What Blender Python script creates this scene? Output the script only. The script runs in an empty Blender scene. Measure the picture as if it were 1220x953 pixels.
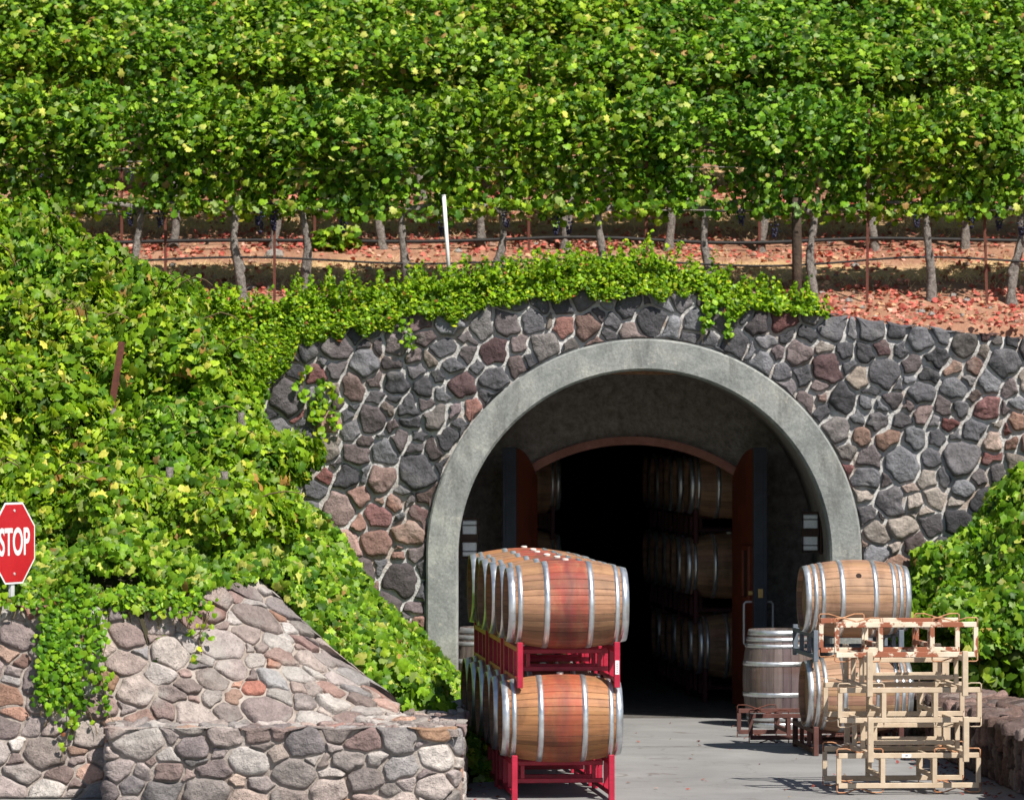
import bpy, math, random
import numpy as np
from mathutils import Vector, Matrix, noise as mn
from math import sin, cos, pi, radians, sqrt, atan2

scene = bpy.context.scene
COL = scene.collection
rnd = random.Random(7)
rng = np.random.default_rng(11)
F = 5500.0; CX = 610.0; HY = 493.0; CAMH = 3.05

def PX(px, Y): return (px-CX)/F*Y
def PZ(py, Y): return CAMH+(HY-py)/F*Y

# ------------------------------------------------------------------ mesh helpers
def new_mesh(name, verts, faces, cols=None, smooth=False):
    me = bpy.data.meshes.new(name)
    me.from_pydata([tuple(v) for v in verts], [], [tuple(f) for f in faces])
    if cols is not None:
        a = me.color_attributes.new('Col', 'FLOAT_COLOR', 'POINT')
        c = np.ones((len(verts), 4), np.float32); c[:, :3] = np.asarray(cols)[:, :3]
        a.data.foreach_set('color', c.ravel())
    if smooth: me.polygons.foreach_set('use_smooth', [True]*len(me.polygons))
    me.update()
    return me

def tri_mesh(name, V, T, C=None, smooth=False):
    """fast path: V (n,3), T (m,3) numpy"""
    me = bpy.data.meshes.new(name)
    V = np.asarray(V, np.float32); T = np.asarray(T, np.int32)
    me.vertices.add(len(V)); me.vertices.foreach_set('co', V.ravel())
    me.loops.add(T.size); me.loops.foreach_set('vertex_index', T.ravel())
    me.polygons.add(len(T))
    me.polygons.foreach_set('loop_start', np.arange(0, T.size, 3, dtype=np.int32))
    me.polygons.foreach_set('loop_total', np.full(len(T), 3, np.int32))
    if smooth: me.polygons.foreach_set('use_smooth', np.ones(len(T), bool))
    me.update(calc_edges=True)
    if C is not None:
        a = me.color_attributes.new('Col', 'FLOAT_COLOR', 'POINT')
        c = np.ones((len(V), 4), np.float32); c[:, :3] = C
        a.data.foreach_set('color', c.ravel())
    me.validate()
    return me

def link(name, me, mat, parent=None):
    o = bpy.data.objects.new(name, me); COL.objects.link(o)
    if me is not None and mat is not None:
        for m in (mat if isinstance(mat, (list, tuple)) else [mat]): me.materials.append(m)
    if parent is not None: o.parent = parent
    return o

def tag(o, label=None, cat=None, group=None, kind=None):
    if label: o['label'] = label
    if cat: o['category'] = cat
    if group: o['group'] = group
    if kind: o['kind'] = kind
    return o

def empty(name, label, cat, loc=(0,0,0), rot=(0,0,0), group=None):
    o = bpy.data.objects.new(name, None); COL.objects.link(o)
    o.location = loc; o.rotation_euler = rot; o.empty_display_size = .1
    return tag(o, label, cat, group)

KIDS = {}
def children(o): return [c for c in COL.objects if c.parent == o] if o.name not in KIDS else KIDS[o.name]
def copy_tree(o, parent=None):
    if o.name not in KIDS: KIDS[o.name] = [c for c in COL.objects if c.parent == o]
    c = o.copy(); COL.objects.link(c)
    c.parent = parent
    for ch in KIDS[o.name]: copy_tree(ch, c)
    return c
def dup(o, loc, rot, label, group=None):
    c = copy_tree(o); c.location = loc; c.rotation_euler = rot; c['label'] = label
    if group: c['group'] = group
    return c

class MB:
    def __init__(s): s.v = []; s.f = []; s.c = []; s.m = []
    def add(s, vs, fs, col=None, mi=0):
        b = len(s.v); s.v += [tuple(v) for v in vs]
        s.f += [tuple(b+i for i in f) for f in fs]; s.m += [mi]*len(fs)
        s.c += [col or (1,1,1)]*len(vs)
    def box(s, c, d, R=None, bev=0.0, col=None, mi=0):
        x, y, z = d[0]/2, d[1]/2, d[2]/2
        if bev <= 0:
            vs = [(sx*x, sy*y, sz*z) for sz in (-1,1) for sx, sy in ((-1,-1),(1,-1),(1,1),(-1,1))]
            fs = [(3,2,1,0),(4,5,6,7),(0,1,5,4),(1,2,6,5),(2,3,7,6),(3,0,4,7)]
        else:
            b = min(bev, x*.49, y*.49, z*.49)
            vs = []
            for sx in (-1,1):
                for sy in (-1,1):
                    for sz in (-1,1):
                        vs += [(sx*x, sy*(y-b), sz*(z-b)), (sx*(x-b), sy*y, sz*(z-b)), (sx*(x-b), sy*(y-b), sz*z)]
            def I(sx, sy, sz, k): return (((sx+1)//2)*4+((sy+1)//2)*2+(sz+1)//2)*3+k
            fs = []
            for q in (-1,1):
                fs.append([I(q,-1,-1,0),I(q,1,-1,0),I(q,1,1,0),I(q,-1,1,0)][::q])
                fs.append([I(-1,q,-1,1),I(1,q,-1,1),I(1,q,1,1),I(-1,q,1,1)][::-q])
                fs.append([I(-1,-1,q,2),I(1,-1,q,2),I(1,1,q,2),I(-1,1,q,2)][::q])
            for a in (-1,1):
                for c_ in (-1,1):
                    fs.append([I(a,c_,-1,0),I(a,c_,-1,1),I(a,c_,1,1),I(a,c_,1,0)][::-a*c_])
                    fs.append([I(a,-1,c_,0),I(a,-1,c_,2),I(a,1,c_,2),I(a,1,c_,0)][::a*c_])
                    fs.append([I(-1,a,c_,1),I(-1,a,c_,2),I(1,a,c_,2),I(1,a,c_,1)][::-a*c_])
                    for e in (-1,1):
                        fs.append([I(a,c_,e,0),I(a,c_,e,1),I(a,c_,e,2)][::a*c_*e])
        if R is not None: vs = [R @ Vector(v) for v in vs]
        vs = [(v[0]+c[0], v[1]+c[1], v[2]+c[2]) for v in vs]
        s.add(vs, fs, col, mi)
    def tube(s, pts, r, n=6, caps=True, col=None, mi=0):
        pts = [Vector(p) for p in pts]; N = len(pts); vs = []
        rr = r if isinstance(r, (list, tuple)) else [r]*N
        up = None
        for i, p in enumerate(pts):
            t = (pts[min(i+1, N-1)]-pts[max(i-1, 0)]).normalized()
            if up is None:
                up = Vector((0,0,1)) if abs(t.z) < .9 else Vector((1,0,0))
            u = (up - t*up.dot(t)).normalized(); w = t.cross(u); up = u
            for k in range(n):
                a = 2*pi*k/n
                vs.append(p+(u*cos(a)+w*sin(a))*rr[i])
        fs = []
        for i in range(N-1):
            for k in range(n):
                k2 = (k+1) % n
                fs.append((i*n+k, i*n+k2, (i+1)*n+k2, (i+1)*n+k))
        if caps: fs += [tuple(range(n))[::-1], tuple((N-1)*n+k for k in range(n))]
        s.add(vs, fs, col, mi)
    def build(s, name, mat, parent=None, smooth=False, cols=False):
        me = new_mesh(name, s.v, s.f, s.c if cols else None, smooth)
        o = link(name, me, mat, parent)
        if any(s.m): me.polygons.foreach_set('material_index', s.m)
        return o

# ------------------------------------------------------------------ materials
def mat(name):
    m = bpy.data.materials.new(name); m.use_nodes = True
    nt = m.node_tree; nt.nodes.clear()
    out = nt.nodes.new('ShaderNodeOutputMaterial')
    return m, nt, out
def nd(nt, t, **kw):
    n = nt.nodes.new('ShaderNode'+t)
    for k, v in kw.items():
        if k in n.inputs: n.inputs[k].default_value = v
        else: setattr(n, k, v)
    return n
def ramp(nt, stops, src=None, interp='LINEAR'):
    r = nt.nodes.new('ShaderNodeValToRGB'); cr = r.color_ramp; cr.interpolation = interp
    while len(cr.elements) < len(stops): cr.elements.new(.5)
    for e, (p, c) in zip(cr.elements, stops):
        e.position = p; e.color = (c, c, c, 1) if not hasattr(c, '__len__') else (*c[:3], 1)
    if src is not None: nt.links.new(src, r.inputs[0])
    return r
def coords(nt, scale=(1,1,1), kind='Object', rot=(0,0,0)):
    tc = nt.nodes.new('ShaderNodeTexCoord'); mp = nt.nodes.new('ShaderNodeMapping')
    mp.inputs['Scale'].default_value = scale; mp.inputs['Rotation'].default_value = rot
    nt.links.new(tc.outputs[kind], mp.inputs[0]); return mp.outputs[0]
def noise(nt, vec, scale, detail=4, rough=.6, dist=0):
    n = nd(nt, 'TexNoise', Scale=scale, Detail=detail, Roughness=rough, Distortion=dist)
    nt.links.new(vec, n.inputs['Vector']); return n
def mix(nt, a, b, fac, mode='MIX'):
    m = nt.nodes.new('ShaderNodeMix'); m.data_type = 'RGBA'; m.blend_type = mode; m.clamp_factor = True
    for s, v in ((m.inputs[6], a), (m.inputs[7], b), (m.inputs[0], fac)):
        if isinstance(v, (int, float)): s.default_value = v
        elif isinstance(v, tuple): s.default_value = (*v[:3], 1)
        else: nt.links.new(v, s)
    return m.outputs[2]
def bump(nt, h, strength=.5, dist=.01, prev=None):
    b = nd(nt, 'Bump', Strength=strength, Distance=dist); nt.links.new(h, b.inputs['Height'])
    if prev is not None: nt.links.new(prev, b.inputs['Normal'])
    return b.outputs[0]
def principled(nt, out, color=None, rough=.7, metal=0, normal=None, **kw):
    p = nt.nodes.new('ShaderNodeBsdfPrincipled')
    for k, v in (('Base Color', color), ('Roughness', rough), ('Metallic', metal)):
        if v is None: continue
        if isinstance(v, (int, float)): p.inputs[k].default_value = v
        elif isinstance(v, tuple): p.inputs[k].default_value = (*v[:3], 1)
        else: nt.links.new(v, p.inputs[k])
    for k, v in kw.items(): p.inputs[k.replace('_', ' ')].default_value = v
    if normal is not None: nt.links.new(normal, p.inputs['Normal'])
    nt.links.new(p.outputs[0], out.inputs[0]); return p
def vcol(nt):
    a = nt.nodes.new('ShaderNodeAttribute'); a.attribute_name = 'Col'; return a.outputs['Color']

def m_stone(name, var=.5, light=1.0, lichen=.25):
    m, nt, out = mat(name); v = coords(nt)
    n1 = noise(nt, v, 9, 6, .65); n2 = noise(nt, v, 45, 5, .7); n3 = noise(nt, v, 2.4, 3, .5)
    c = vcol(nt)
    r1 = ramp(nt, [(.25, .45), (.5, .95), (.75, 1.5)], n1.outputs[0])
    c = mix(nt, c, r1.outputs[0], var+.2, 'MULTIPLY')
    r2 = ramp(nt, [(.3, .6), (.7, 1.35)], n2.outputs[0])
    c = mix(nt, c, r2.outputs[0], .6, 'MULTIPLY')
    li = ramp(nt, [(.58, 0), (.68, lichen)], n3.outputs[0])
    c = mix(nt, c, (.42*light, .40*light, .37*light), li.outputs[0])
    vo = nd(nt, 'TexVoronoi', Scale=60.0); nt.links.new(v, vo.inputs['Vector'])
    pit = ramp(nt, [(.0, 0), (.35, 1)], vo.outputs['Distance'])
    b = bump(nt, n1.outputs[0], 1.0, .04)
    b = bump(nt, n2.outputs[0], 1.0, .012, b)
    b = bump(nt, pit.outputs[0], .6, .006, b)
    c = mix(nt, c, (.02,.018,.018), ramp(nt, [(.08, .55), (.2, 0)], vo.outputs['Distance']).outputs[0])
    principled(nt, out, c, .85, 0, b, Specular_IOR_Level=.3)
    return m
def m_noisy(name, c1, c2, scale=6, rough=.85, bs=.4, bd=.01, c3=None, spec=.3, fine=60):
    m, nt, out = mat(name); v = coords(nt)
    n1 = noise(nt, v, scale, 6, .65); n2 = noise(nt, v, fine, 4, .7)
    c = ramp(nt, [(.3, c1), (.7, c2)], n1.outputs[0]).outputs[0]
    if c3 is not None:
        n3 = noise(nt, v, scale*.35, 5, .7, .5)
        c = mix(nt, c, c3, ramp(nt, [(.5, 0), (.66, .85)], n3.outputs[0]).outputs[0])
    c = mix(nt, c, ramp(nt, [(.25, .65), (.75, 1.25)], n2.outputs[0]).outputs[0], .55, 'MULTIPLY')
    b = bump(nt, n1.outputs[0], bs, bd*2); b = bump(nt, n2.outputs[0], bs, bd*.5, b)
    principled(nt, out, c, rough, 0, b, Specular_IOR_Level=spec)
    return m
def m_leaf(name, trans=.42, gloss=.35, sat=1.0):
    m, nt, out = mat(name)
    c = vcol(nt)
    v = coords(nt); n = noise(nt, v, 38, 3, .5)
    c = mix(nt, c, ramp(nt, [(.3, .72), (.7, 1.25)], n.outputs[0]).outputs[0], .7, 'MULTIPLY')
    oi = nt.nodes.new('ShaderNodeObjectInfo')
    c = mix(nt, c, ramp(nt, [(0, (.62, .78, .9)), (.35, (1, 1, 1)), (.7, (1.12, 1.02, .9)), (1, (.8, .9, 1.3))], oi.outputs['Random']).outputs[0], .75, 'MULTIPLY')
    d = nt.nodes.new('ShaderNodeBsdfPrincipled')
    d.inputs['Roughness'].default_value = gloss; d.inputs['Specular IOR Level'].default_value = .16
    nt.links.new(c, d.inputs['Base Color'])
    t = nt.nodes.new('ShaderNodeBsdfTranslucent')
    tc = mix(nt, c, (1.0, 1.05, .35), .55, 'MULTIPLY')
    br = nt.nodes.new('ShaderNodeBrightContrast'); nt.links.new(tc, br.inputs[0]); br.inputs[1].default_value = .02
    g = nt.nodes.new('ShaderNodeMix'); g.data_type = 'RGBA'; g.blend_type = 'MULTIPLY'; g.inputs[0].default_value = 1
    nt.links.new(tc, g.inputs[6]); g.inputs[7].default_value = (1.5, 1.5, 1.2, 1)
    nt.links.new(g.outputs[2], t.inputs[0])
    ms = nt.nodes.new('ShaderNodeMixShader'); ms.inputs[0].default_value = trans
    nt.links.new(d.outputs[0], ms.inputs[1]); nt.links.new(t.outputs[0], ms.inputs[2])
    nt.links.new(ms.outputs[0], out.inputs[0])
    return m

M = {}
M['stone_dark'] = m_stone('stone_dark', .5, .8, .22)
M['stone_light'] = m_stone('stone_light', .5, 1.0, .4)
M['mortar'] = m_noisy('mortar', (.36,.35,.34), (.64,.63,.61), 6, .95, .9, .025, c3=(.34,.25,.19))
M['mortar_tan'] = m_noisy('mortar_tan', (.26,.22,.195), (.42,.37,.33), 6, .95, .8, .02, c3=(.16,.12,.10))
M['concrete_ring'] = m_noisy('concrete_ring', (.17,.178,.172), (.33,.335,.315), 2.6, .9, .6, .012, c3=(.36,.335,.28), fine=70)
def m_ring():
    m, nt, out = mat('weathered_concrete'); v = coords(nt)
    n1 = noise(nt, v, 2.2, 7, .7, .6); n2 = noise(nt, v, 34, 5, .75); n3 = noise(nt, coords(nt, (2.4, 2.4, .5)), 2.6, 6, .7, .3); n4 = noise(nt, v, 7, 5, .8)
    c = ramp(nt, [(.28, (.15,.16,.155)), (.5, (.25,.26,.25)), (.74, (.37,.37,.34))], n1.outputs[0]).outputs[0]
    c = mix(nt, c, (.12,.12,.115), ramp(nt, [(.50, 0), (.66, .6)], n3.outputs[0]).outputs[0])
    c = mix(nt, c, (.42,.40,.35), ramp(nt, [(.60, 0), (.68, .55)], n4.outputs[0]).outputs[0])
    sp = nt.nodes.new('ShaderNodeSeparateXYZ'); nt.links.new(v, sp.inputs[0])
    c = mix(nt, c, (.36,.30,.22), ramp(nt, [(.1, .4), (.9, 0)], sp.outputs[2]).outputs[0])
    c = mix(nt, c, ramp(nt, [(.28, .55), (.72, 1.3)], n2.outputs[0]).outputs[0], .7, 'MULTIPLY')
    b = bump(nt, n4.outputs[0], .5, .015); b = bump(nt, n2.outputs[0], .8, .006, b)
    principled(nt, out, c, .9, 0, b, Specular_IOR_Level=.25); return m
M['concrete_ring'] = m_ring()
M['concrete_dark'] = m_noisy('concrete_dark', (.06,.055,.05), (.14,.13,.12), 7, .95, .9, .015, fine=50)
M['vestibule'] = m_noisy('vestibule_concrete', (.17,.15,.14), (.42,.38,.35), 11, .95, 1.0, .03, fine=32)
M['leaf'] = m_leaf('vine_leaf', .34, .42)
M['ivy'] = m_leaf('ivy_leaf', .32, .38)
M['litter'] = m_leaf('dry_leaf', .15, .6)
M['bark'] = m_noisy('vine_bark', (.11,.095,.085), (.36,.32,.29), 26, .95, 1.0, .02, fine=110)
M['stem'] = m_noisy('stem', (.10,.07,.03), (.2,.15,.07), 20, .8, .3, .005)
M['rust'] = m_noisy('rusty_steel', (.075,.025,.018), (.15,.05,.032), 20, .8, .3, .003)
M['white_metal'] = m_noisy('white_pipe', (.7,.7,.7), (.85,.85,.84), 10, .45, .1, .002)
M['post_wood'] = m_noisy('post_wood', (.035,.025,.02), (.10,.07,.05), 14, .95, .8, .01)
M['hose'] = m_noisy('black_hose', (.012,.012,.013), (.03,.028,.028), 10, .55, .1, .001)
M['wire'] = m_noisy('steel_wire', (.18,.16,.15), (.3,.27,.25), 10, .5, .1, .001)
M['grape'] = m_noisy('grape_skin', (.008,.008,.025), (.03,.03,.07), 25, .4, .1, .001)

def m_soil():
    m, nt, out = mat('hill_soil'); v = coords(nt)
    sep = nt.nodes.new('ShaderNodeSeparateXYZ'); nt.links.new(v, sep.inputs[0])
    n1 = noise(nt, v, 3.0, 7, .7); n2 = noise(nt, v, 22, 6, .75); n0 = noise(nt, v, .9, 3, .5)
    c = ramp(nt, [(.3, (.24,.115,.075)), (.55, (.37,.20,.13)), (.75, (.52,.34,.23))], n1.outputs[0]).outputs[0]
    # dry grass strips mown between the rows (follow the row spacing)
    ma = nd(nt, 'Math', operation='ADD'); nt.links.new(sep.outputs[1], ma.inputs[0])
    n0m = nd(nt, 'Math', operation='MULTIPLY'); nt.links.new(n0.outputs[0], n0m.inputs[0]); n0m.inputs[1].default_value = .9
    nt.links.new(n0m.outputs[0], ma.inputs[1])
    wv = nd(nt, 'Math', operation='SUBTRACT'); nt.links.new(ma.outputs[0], wv.inputs[0]); wv.inputs[1].default_value = 46.3+.45
    md = nd(nt, 'Math', operation='FLOORED_MODULO'); nt.links.new(wv.outputs[0], md.inputs[0]); md.inputs[1].default_value = 2.1
    st = ramp(nt, [(.38, 0), (.50, .9), (.68, .9), (.80, 0)])
    sc = nd(nt, 'Math', operation='DIVIDE'); nt.links.new(md.outputs[0], sc.inputs[0]); sc.inputs[1].default_value = 2.1
    nt.links.new(sc.outputs[0], st.inputs[0])
    straw = ramp(nt, [(.3, (.40,.25,.12)), (.7, (.72,.50,.27))], n2.outputs[0]).outputs[0]
    gt = nd(nt, 'Math', operation='GREATER_THAN'); nt.links.new(sep.outputs[1], gt.inputs[0]); gt.inputs[1].default_value = 46.0
    gm = nd(nt, 'Math', operation='MULTIPLY'); nt.links.new(gt.outputs[0], gm.inputs[0]); nt.links.new(st.outputs[0], gm.inputs[1])
    c = mix(nt, c, straw, gm.outputs[0])
    c = mix(nt, c, ramp(nt, [(.25, .55), (.75, 1.35)], n2.outputs[0]).outputs[0], .6, 'MULTIPLY')
    b = bump(nt, n1.outputs[0], .6, .06); b = bump(nt, n2.outputs[0], .9, .025, b)
    principled(nt, out, c, .95, 0, b, Specular_IOR_Level=.15)
    return m
M['soil'] = m_soil()
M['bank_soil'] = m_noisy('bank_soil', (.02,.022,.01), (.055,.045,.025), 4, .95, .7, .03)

def m_pavement():
    m, nt, out = mat('concrete_pavement'); v = coords(nt)
    n1 = noise(nt, v, .8, 6, .6, .4); n2 = noise(nt, v, 60, 4, .7); n3 = noise(nt, v, 1.3, 6, .7, 1.0)
    c = ramp(nt, [(.3, (.175,.172,.17)), (.7, (.26,.255,.25))], n1.outputs[0]).outputs[0]
    c = mix(nt, c, (.13,.125,.12), ramp(nt, [(.55, 0), (.72, .45)], n3.outputs[0]).outputs[0])
    c = mix(nt, c, ramp(nt, [(.3, .8), (.7, 1.15)], n2.outputs[0]).outputs[0], .6, 'MULTIPLY')
    n5 = noise(nt, v, 2.3, 3, .5, 1.5)
    c = mix(nt, c, (.10,.075,.07), ramp(nt, [(.66, 0), (.70, .55)], n5.outputs[0]).outputs[0])
    vo = nd(nt, 'TexVoronoi', Scale=.55, feature='DISTANCE_TO_EDGE'); nw = nt.nodes.new('ShaderNodeVectorMath'); nw.operation = 'ADD'
    nt.links.new(v, nw.inputs[0]); nt.links.new(n1.outputs['Color'], nw.inputs[1]); nt.links.new(nw.outputs[0], vo.inputs['Vector'])
    c = mix(nt, c, (.07,.06,.055), ramp(nt, [(.0, .5), (.004, 0)], vo.outputs['Distance']).outputs[0])
    b = bump(nt, n2.outputs[0], .4, .003)
    principled(nt, out, c, .85, 0, b)
    return m
M['pavement'] = m_pavement()
M['joint'] = m_noisy('pavement_joint', (.05,.045,.04), (.09,.08,.07), 8, .95)
M['ground'] = m_noisy('ground', (.16,.12,.09), (.24,.19,.14), .7, .95)

def m_wood(name, base, band=None, band_w=.165, dark=(.10,.05,.03), drip=.5, metal_stain=.35):
    """barrel staves; object x runs along the barrel, vertex colour carries each stave's own tone"""
    m, nt, out = mat(name); v = coords(nt)
    sep = nt.nodes.new('ShaderNodeSeparateXYZ'); nt.links.new(v, sep.inputs[0])
    tc = nt.nodes.new('ShaderNodeTexCoord'); oi = nt.nodes.new('ShaderNodeObjectInfo')
    add = nt.nodes.new('ShaderNodeVectorMath'); add.operation = 'ADD'
    rv = nd(nt, 'Math', operation='MULTIPLY'); nt.links.new(oi.outputs['Random'], rv.inputs[0]); rv.inputs[1].default_value = 37.0
    nt.links.new(tc.outputs['Object'], add.inputs[0]); nt.links.new(rv.outputs[0], add.inputs[1])
    mp = nt.nodes.new('ShaderNodeMapping'); mp.inputs['Scale'].default_value = (.5, 6, 6); nt.links.new(add.outputs[0], mp.inputs[0])
    g = noise(nt, mp.outputs[0], 5, 6, .65, .3)
    mp2 = nt.nodes.new('ShaderNodeMapping'); mp2.inputs['Scale'].default_value = (3, 1.2, 1.2); nt.links.new(add.outputs[0], mp2.inputs[0])
    s2 = noise(nt, mp2.outputs[0], 1.6, 4, .6)
    b0 = tuple(x*.62 for x in base)
    c = ramp(nt, [(.25, b0), (.55, base), (.8, tuple(min(1, x*1.25) for x in base))], g.outputs[0]).outputs[0]
    if band is not None:
        ab = nd(nt, 'Math', operation='ABSOLUTE'); nt.links.new(sep.outputs[0], ab.inputs[0])
        ln = noise(nt, mp2.outputs[0], 4.5, 5, .7)
        lt0 = ramp(nt, [(.165, 1), (.18, 0)], ab.outputs[0]); lt1 = ramp(nt, [(.32, .35), (.56, 1)], ln.outputs[0])
        lt = nd(nt, 'Math', operation='MULTIPLY'); nt.links.new(lt0.outputs[0], lt.inputs[0]); nt.links.new(lt1.outputs[0], lt.inputs[1])
        s = ramp(nt, [(.25, tuple(x*.72 for x in band)), (.75, tuple(min(1, x*1.15) for x in band))], g.outputs[0]).outputs[0]
        c = mix(nt, c, s, lt.outputs[0])
        # wine run-down under the bung
        w = nd(nt, 'Math', operation='ABSOLUTE')
        nn = noise(nt, mp2.outputs[0], 2.5, 3, .6)
        off = nd(nt, 'Math', operation='MULTIPLY_ADD'); nt.links.new(nn.outputs[0], off.inputs[0]); off.inputs[1].default_value = .22; off.inputs[2].default_value = -.11
        sx = nd(nt, 'Math', operation='ADD'); nt.links.new(sep.outputs[0], sx.inputs[0]); nt.links.new(off.outputs[0], sx.inputs[1])
        nt.links.new(sx.outputs[0], w.inputs[0])
        dr = ramp(nt, [(.0, drip), (.07, 0)], w.outputs[0])
        c = mix(nt, c, (.16,.03,.04), dr.outputs[0])
    c = mix(nt, c, dark, ramp(nt, [(.50, 0), (.70, metal_stain)], s2.outputs[0]).outputs[0])
    c = mix(nt, c, vcol(nt), 1.0, 'MULTIPLY')
    b = bump(nt, g.outputs[0], .4, .004)
    principled(nt, out, c, .62, 0, b, Specular_IOR_Level=.35)
    return m
M['oak_stained'] = m_wood('oak_stained', (.31,.165,.09), (.31,.065,.042), drip=.6, metal_stain=.75)
M['oak_orange'] = m_wood('oak_orange', (.34,.155,.065), (.33,.08,.038), drip=.3, metal_stain=.65)
M['oak_tan'] = m_wood('oak_tan', (.31,.18,.11), None, metal_stain=.6)
M['oak_dark'] = m_wood('oak_dark', (.135,.105,.095), None, metal_stain=.6)
M['oak_head'] = m_noisy('oak_head', (.28,.17,.10), (.40,.25,.15), 5, .7, .3, .004)
M['bung'] = m_noisy('bung', (.6,.55,.48), (.75,.72,.66), 10, .6)
M['bung_hole'] = m_noisy('bung_hole', (.01,.006,.004), (.03,.015,.01), 10, .8)
def m_hoop():
    m, nt, out = mat('galvanised_hoop'); v = coords(nt)
    n1 = noise(nt, v, 9, 5, .6); n2 = noise(nt, v, 40, 3, .6)
    c = ramp(nt, [(.3, (.50,.52,.54)), (.7, (.76,.78,.80))], n1.outputs[0]).outputs[0]
    c = mix(nt, c, (.22,.13,.08), ramp(nt, [(.62, 0), (.75, .5)], n2.outputs[0]).outputs[0])
    r = ramp(nt, [(.3, .28), (.7, .5)], n1.outputs[0])
    principled(nt, out, c, r.outputs[0], .85, bump(nt, n2.outputs[0], .1, .002))
    return m
M['hoop'] = m_hoop()
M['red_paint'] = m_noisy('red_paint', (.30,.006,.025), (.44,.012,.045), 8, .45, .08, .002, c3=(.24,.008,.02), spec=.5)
def m_cream():
    m, nt, out = mat('cream_paint_chipped'); v = coords(nt)
    n1 = noise(nt, v, 7, 6, .7); n2 = noise(nt, v, 30, 5, .7); n3 = noise(nt, v, 2.1, 3, .6)
    c = ramp(nt, [(.3, (.42,.32,.22)), (.7, (.56,.45,.33))], n1.outputs[0]).outputs[0]
    c = mix(nt, c, (.26,.08,.03), ramp(nt, [(.66, 0), (.70, .8)], n2.outputs[0]).outputs[0])
    geo = nt.nodes.new('ShaderNodeNewGeometry'); sp = nt.nodes.new('ShaderNodeSeparateXYZ')
    c = mix(nt, c, vcol(nt), 1.0, 'MULTIPLY')
    principled(nt, out, c, .6, 0, bump(nt, n2.outputs[0], .2, .002)); return m
M['cream'] = m_cream()
def m_cream_rusty():
    m, nt, out = mat('cream_paint_rusting'); v = coords(nt)
    n1 = noise(nt, v, 7, 6, .7); n2 = noise(nt, v, 5.0, 5, .65)
    c = ramp(nt, [(.3, (.55,.45,.33)), (.7, (.72,.64,.52))], n1.outputs[0]).outputs[0]
    c = mix(nt, c, (.25,.06,.02), ramp(nt, [(.50, 0), (.53, .95)], n2.outputs[0]).outputs[0])
    principled(nt, out, c, .65, 0, bump(nt, n1.outputs[0], .2, .002)); return m
M['cream_rusty'] = m_cream_rusty()
M['rust_wire'] = m_noisy('rust_wire', (.32,.12,.05), (.58,.32,.18), 12, .7, .2, .002)
M['brown_paint'] = m_noisy('brown_paint', (.07,.03,.025), (.13,.055,.045), 9, .6, .1, .002)
M['grey_paint'] = m_noisy('grey_paint', (.10,.12,.15), (.17,.19,.22), 9, .5, .1, .002)
M['shaded_red_paint'] = m_noisy('shaded_red_paint', (.04,.006,.009), (.07,.010,.014), 8, .6, .08, .002)  # red rack paint darkened to put the cave's dimness into the colour
M['sticker'] = m_noisy('sticker', (.75,.76,.78), (.85,.85,.86), 9, .5, .02, .001)
M['ink'] = m_noisy('printed_ink', (.03,.03,.04), (.06,.06,.08), 9, .5, .02, .001)
M['door_red'] = m_noisy('door_red_wood', (.10,.022,.010), (.20,.042,.018), 5, .55, .2, .004, spec=.4)
M['door_steel'] = m_noisy('door_steel', (.016,.022,.034), (.034,.042,.062), 6, .45, .1, .002, spec=.5)
M['trim_red'] = m_noisy('arch_trim', (.26,.11,.085), (.40,.18,.15), 7, .7, .3, .005)
M['handle'] = m_noisy('handle_steel', (.5,.5,.5), (.62,.62,.63), 10, .35, .05, .001)
M['brass'] = m_noisy('brass', (.5,.32,.10), (.62,.42,.16), 10, .35, .05, .001)
M['opal'] = m_noisy('opal_glass', (.72,.76,.78), (.82,.85,.87), 10, .3, .02, .001, spec=.5)
M['sconce'] = m_noisy('sconce_bronze', (.03,.018,.013), (.07,.04,.028), 10, .6, .1, .001)
M['sign_red'] = m_noisy('sign_red', (.42,.008,.018), (.50,.014,.026), 3, .4, .02, .001, spec=.5)
M['sign_white'] = m_noisy('sign_white', (.72,.72,.72), (.8,.8,.8), 3, .4, .02, .001)
M['galv'] = m_noisy('galvanised_post', (.45,.46,.47), (.6,.61,.62), 10, .45, .05, .001)

# ------------------------------------------------------------------ terrain
SLOPE = .286
def hill_z(x, y):
    z = 4.17 + SLOPE*(y-46.3)
    z += .05*mn.noise((x*.6, y*.9, 0)) + .02*mn.noise((x*2.3, y*2.6, 3))
    if y > 62: z -= (y-62)**2*.0012
    return z
EX = [-60, -3.6, -2.7, -2.3, -2.07, -1.8, -1.4, -.8, -.5, -.28]
EZ = [4.4, 3.9, 3.1, 2.45, 2.05, 1.7, 1.12, .52, .30, -.05]
def bank_z(x, y):
    pl = 1.42 + (y-36.9)*(hill_z(x, 45.45)-1.42)/(45.45-36.9)
    e = float(np.interp(x, EX, EZ))
    z = min(pl, e) + .05*mn.noise((x*1.1, y*1.1, 7))
    if x > -2.9 and y < 40.0:   # stays beneath the sloping stonework
        top = float(np.interp(x, [-2.9, -2.78, -2.10, -1.50, -.92, -.4], [1.53, 1.53, 1.69, 1.09, .62, .2]))
        yt = float(np.interp(x, [-2.9, -2.78, -2.10, -.4], [37.1, 37.15, 38.2, 38.1]))
        if y < yt: z = min(z, top*(y-36.5)/(yt-36.5)-.2)
        elif y < yt+1.3:
            f = (y-yt)/1.3; z = min(z, top-.05)*(1-f)+z*f
    return z

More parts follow.
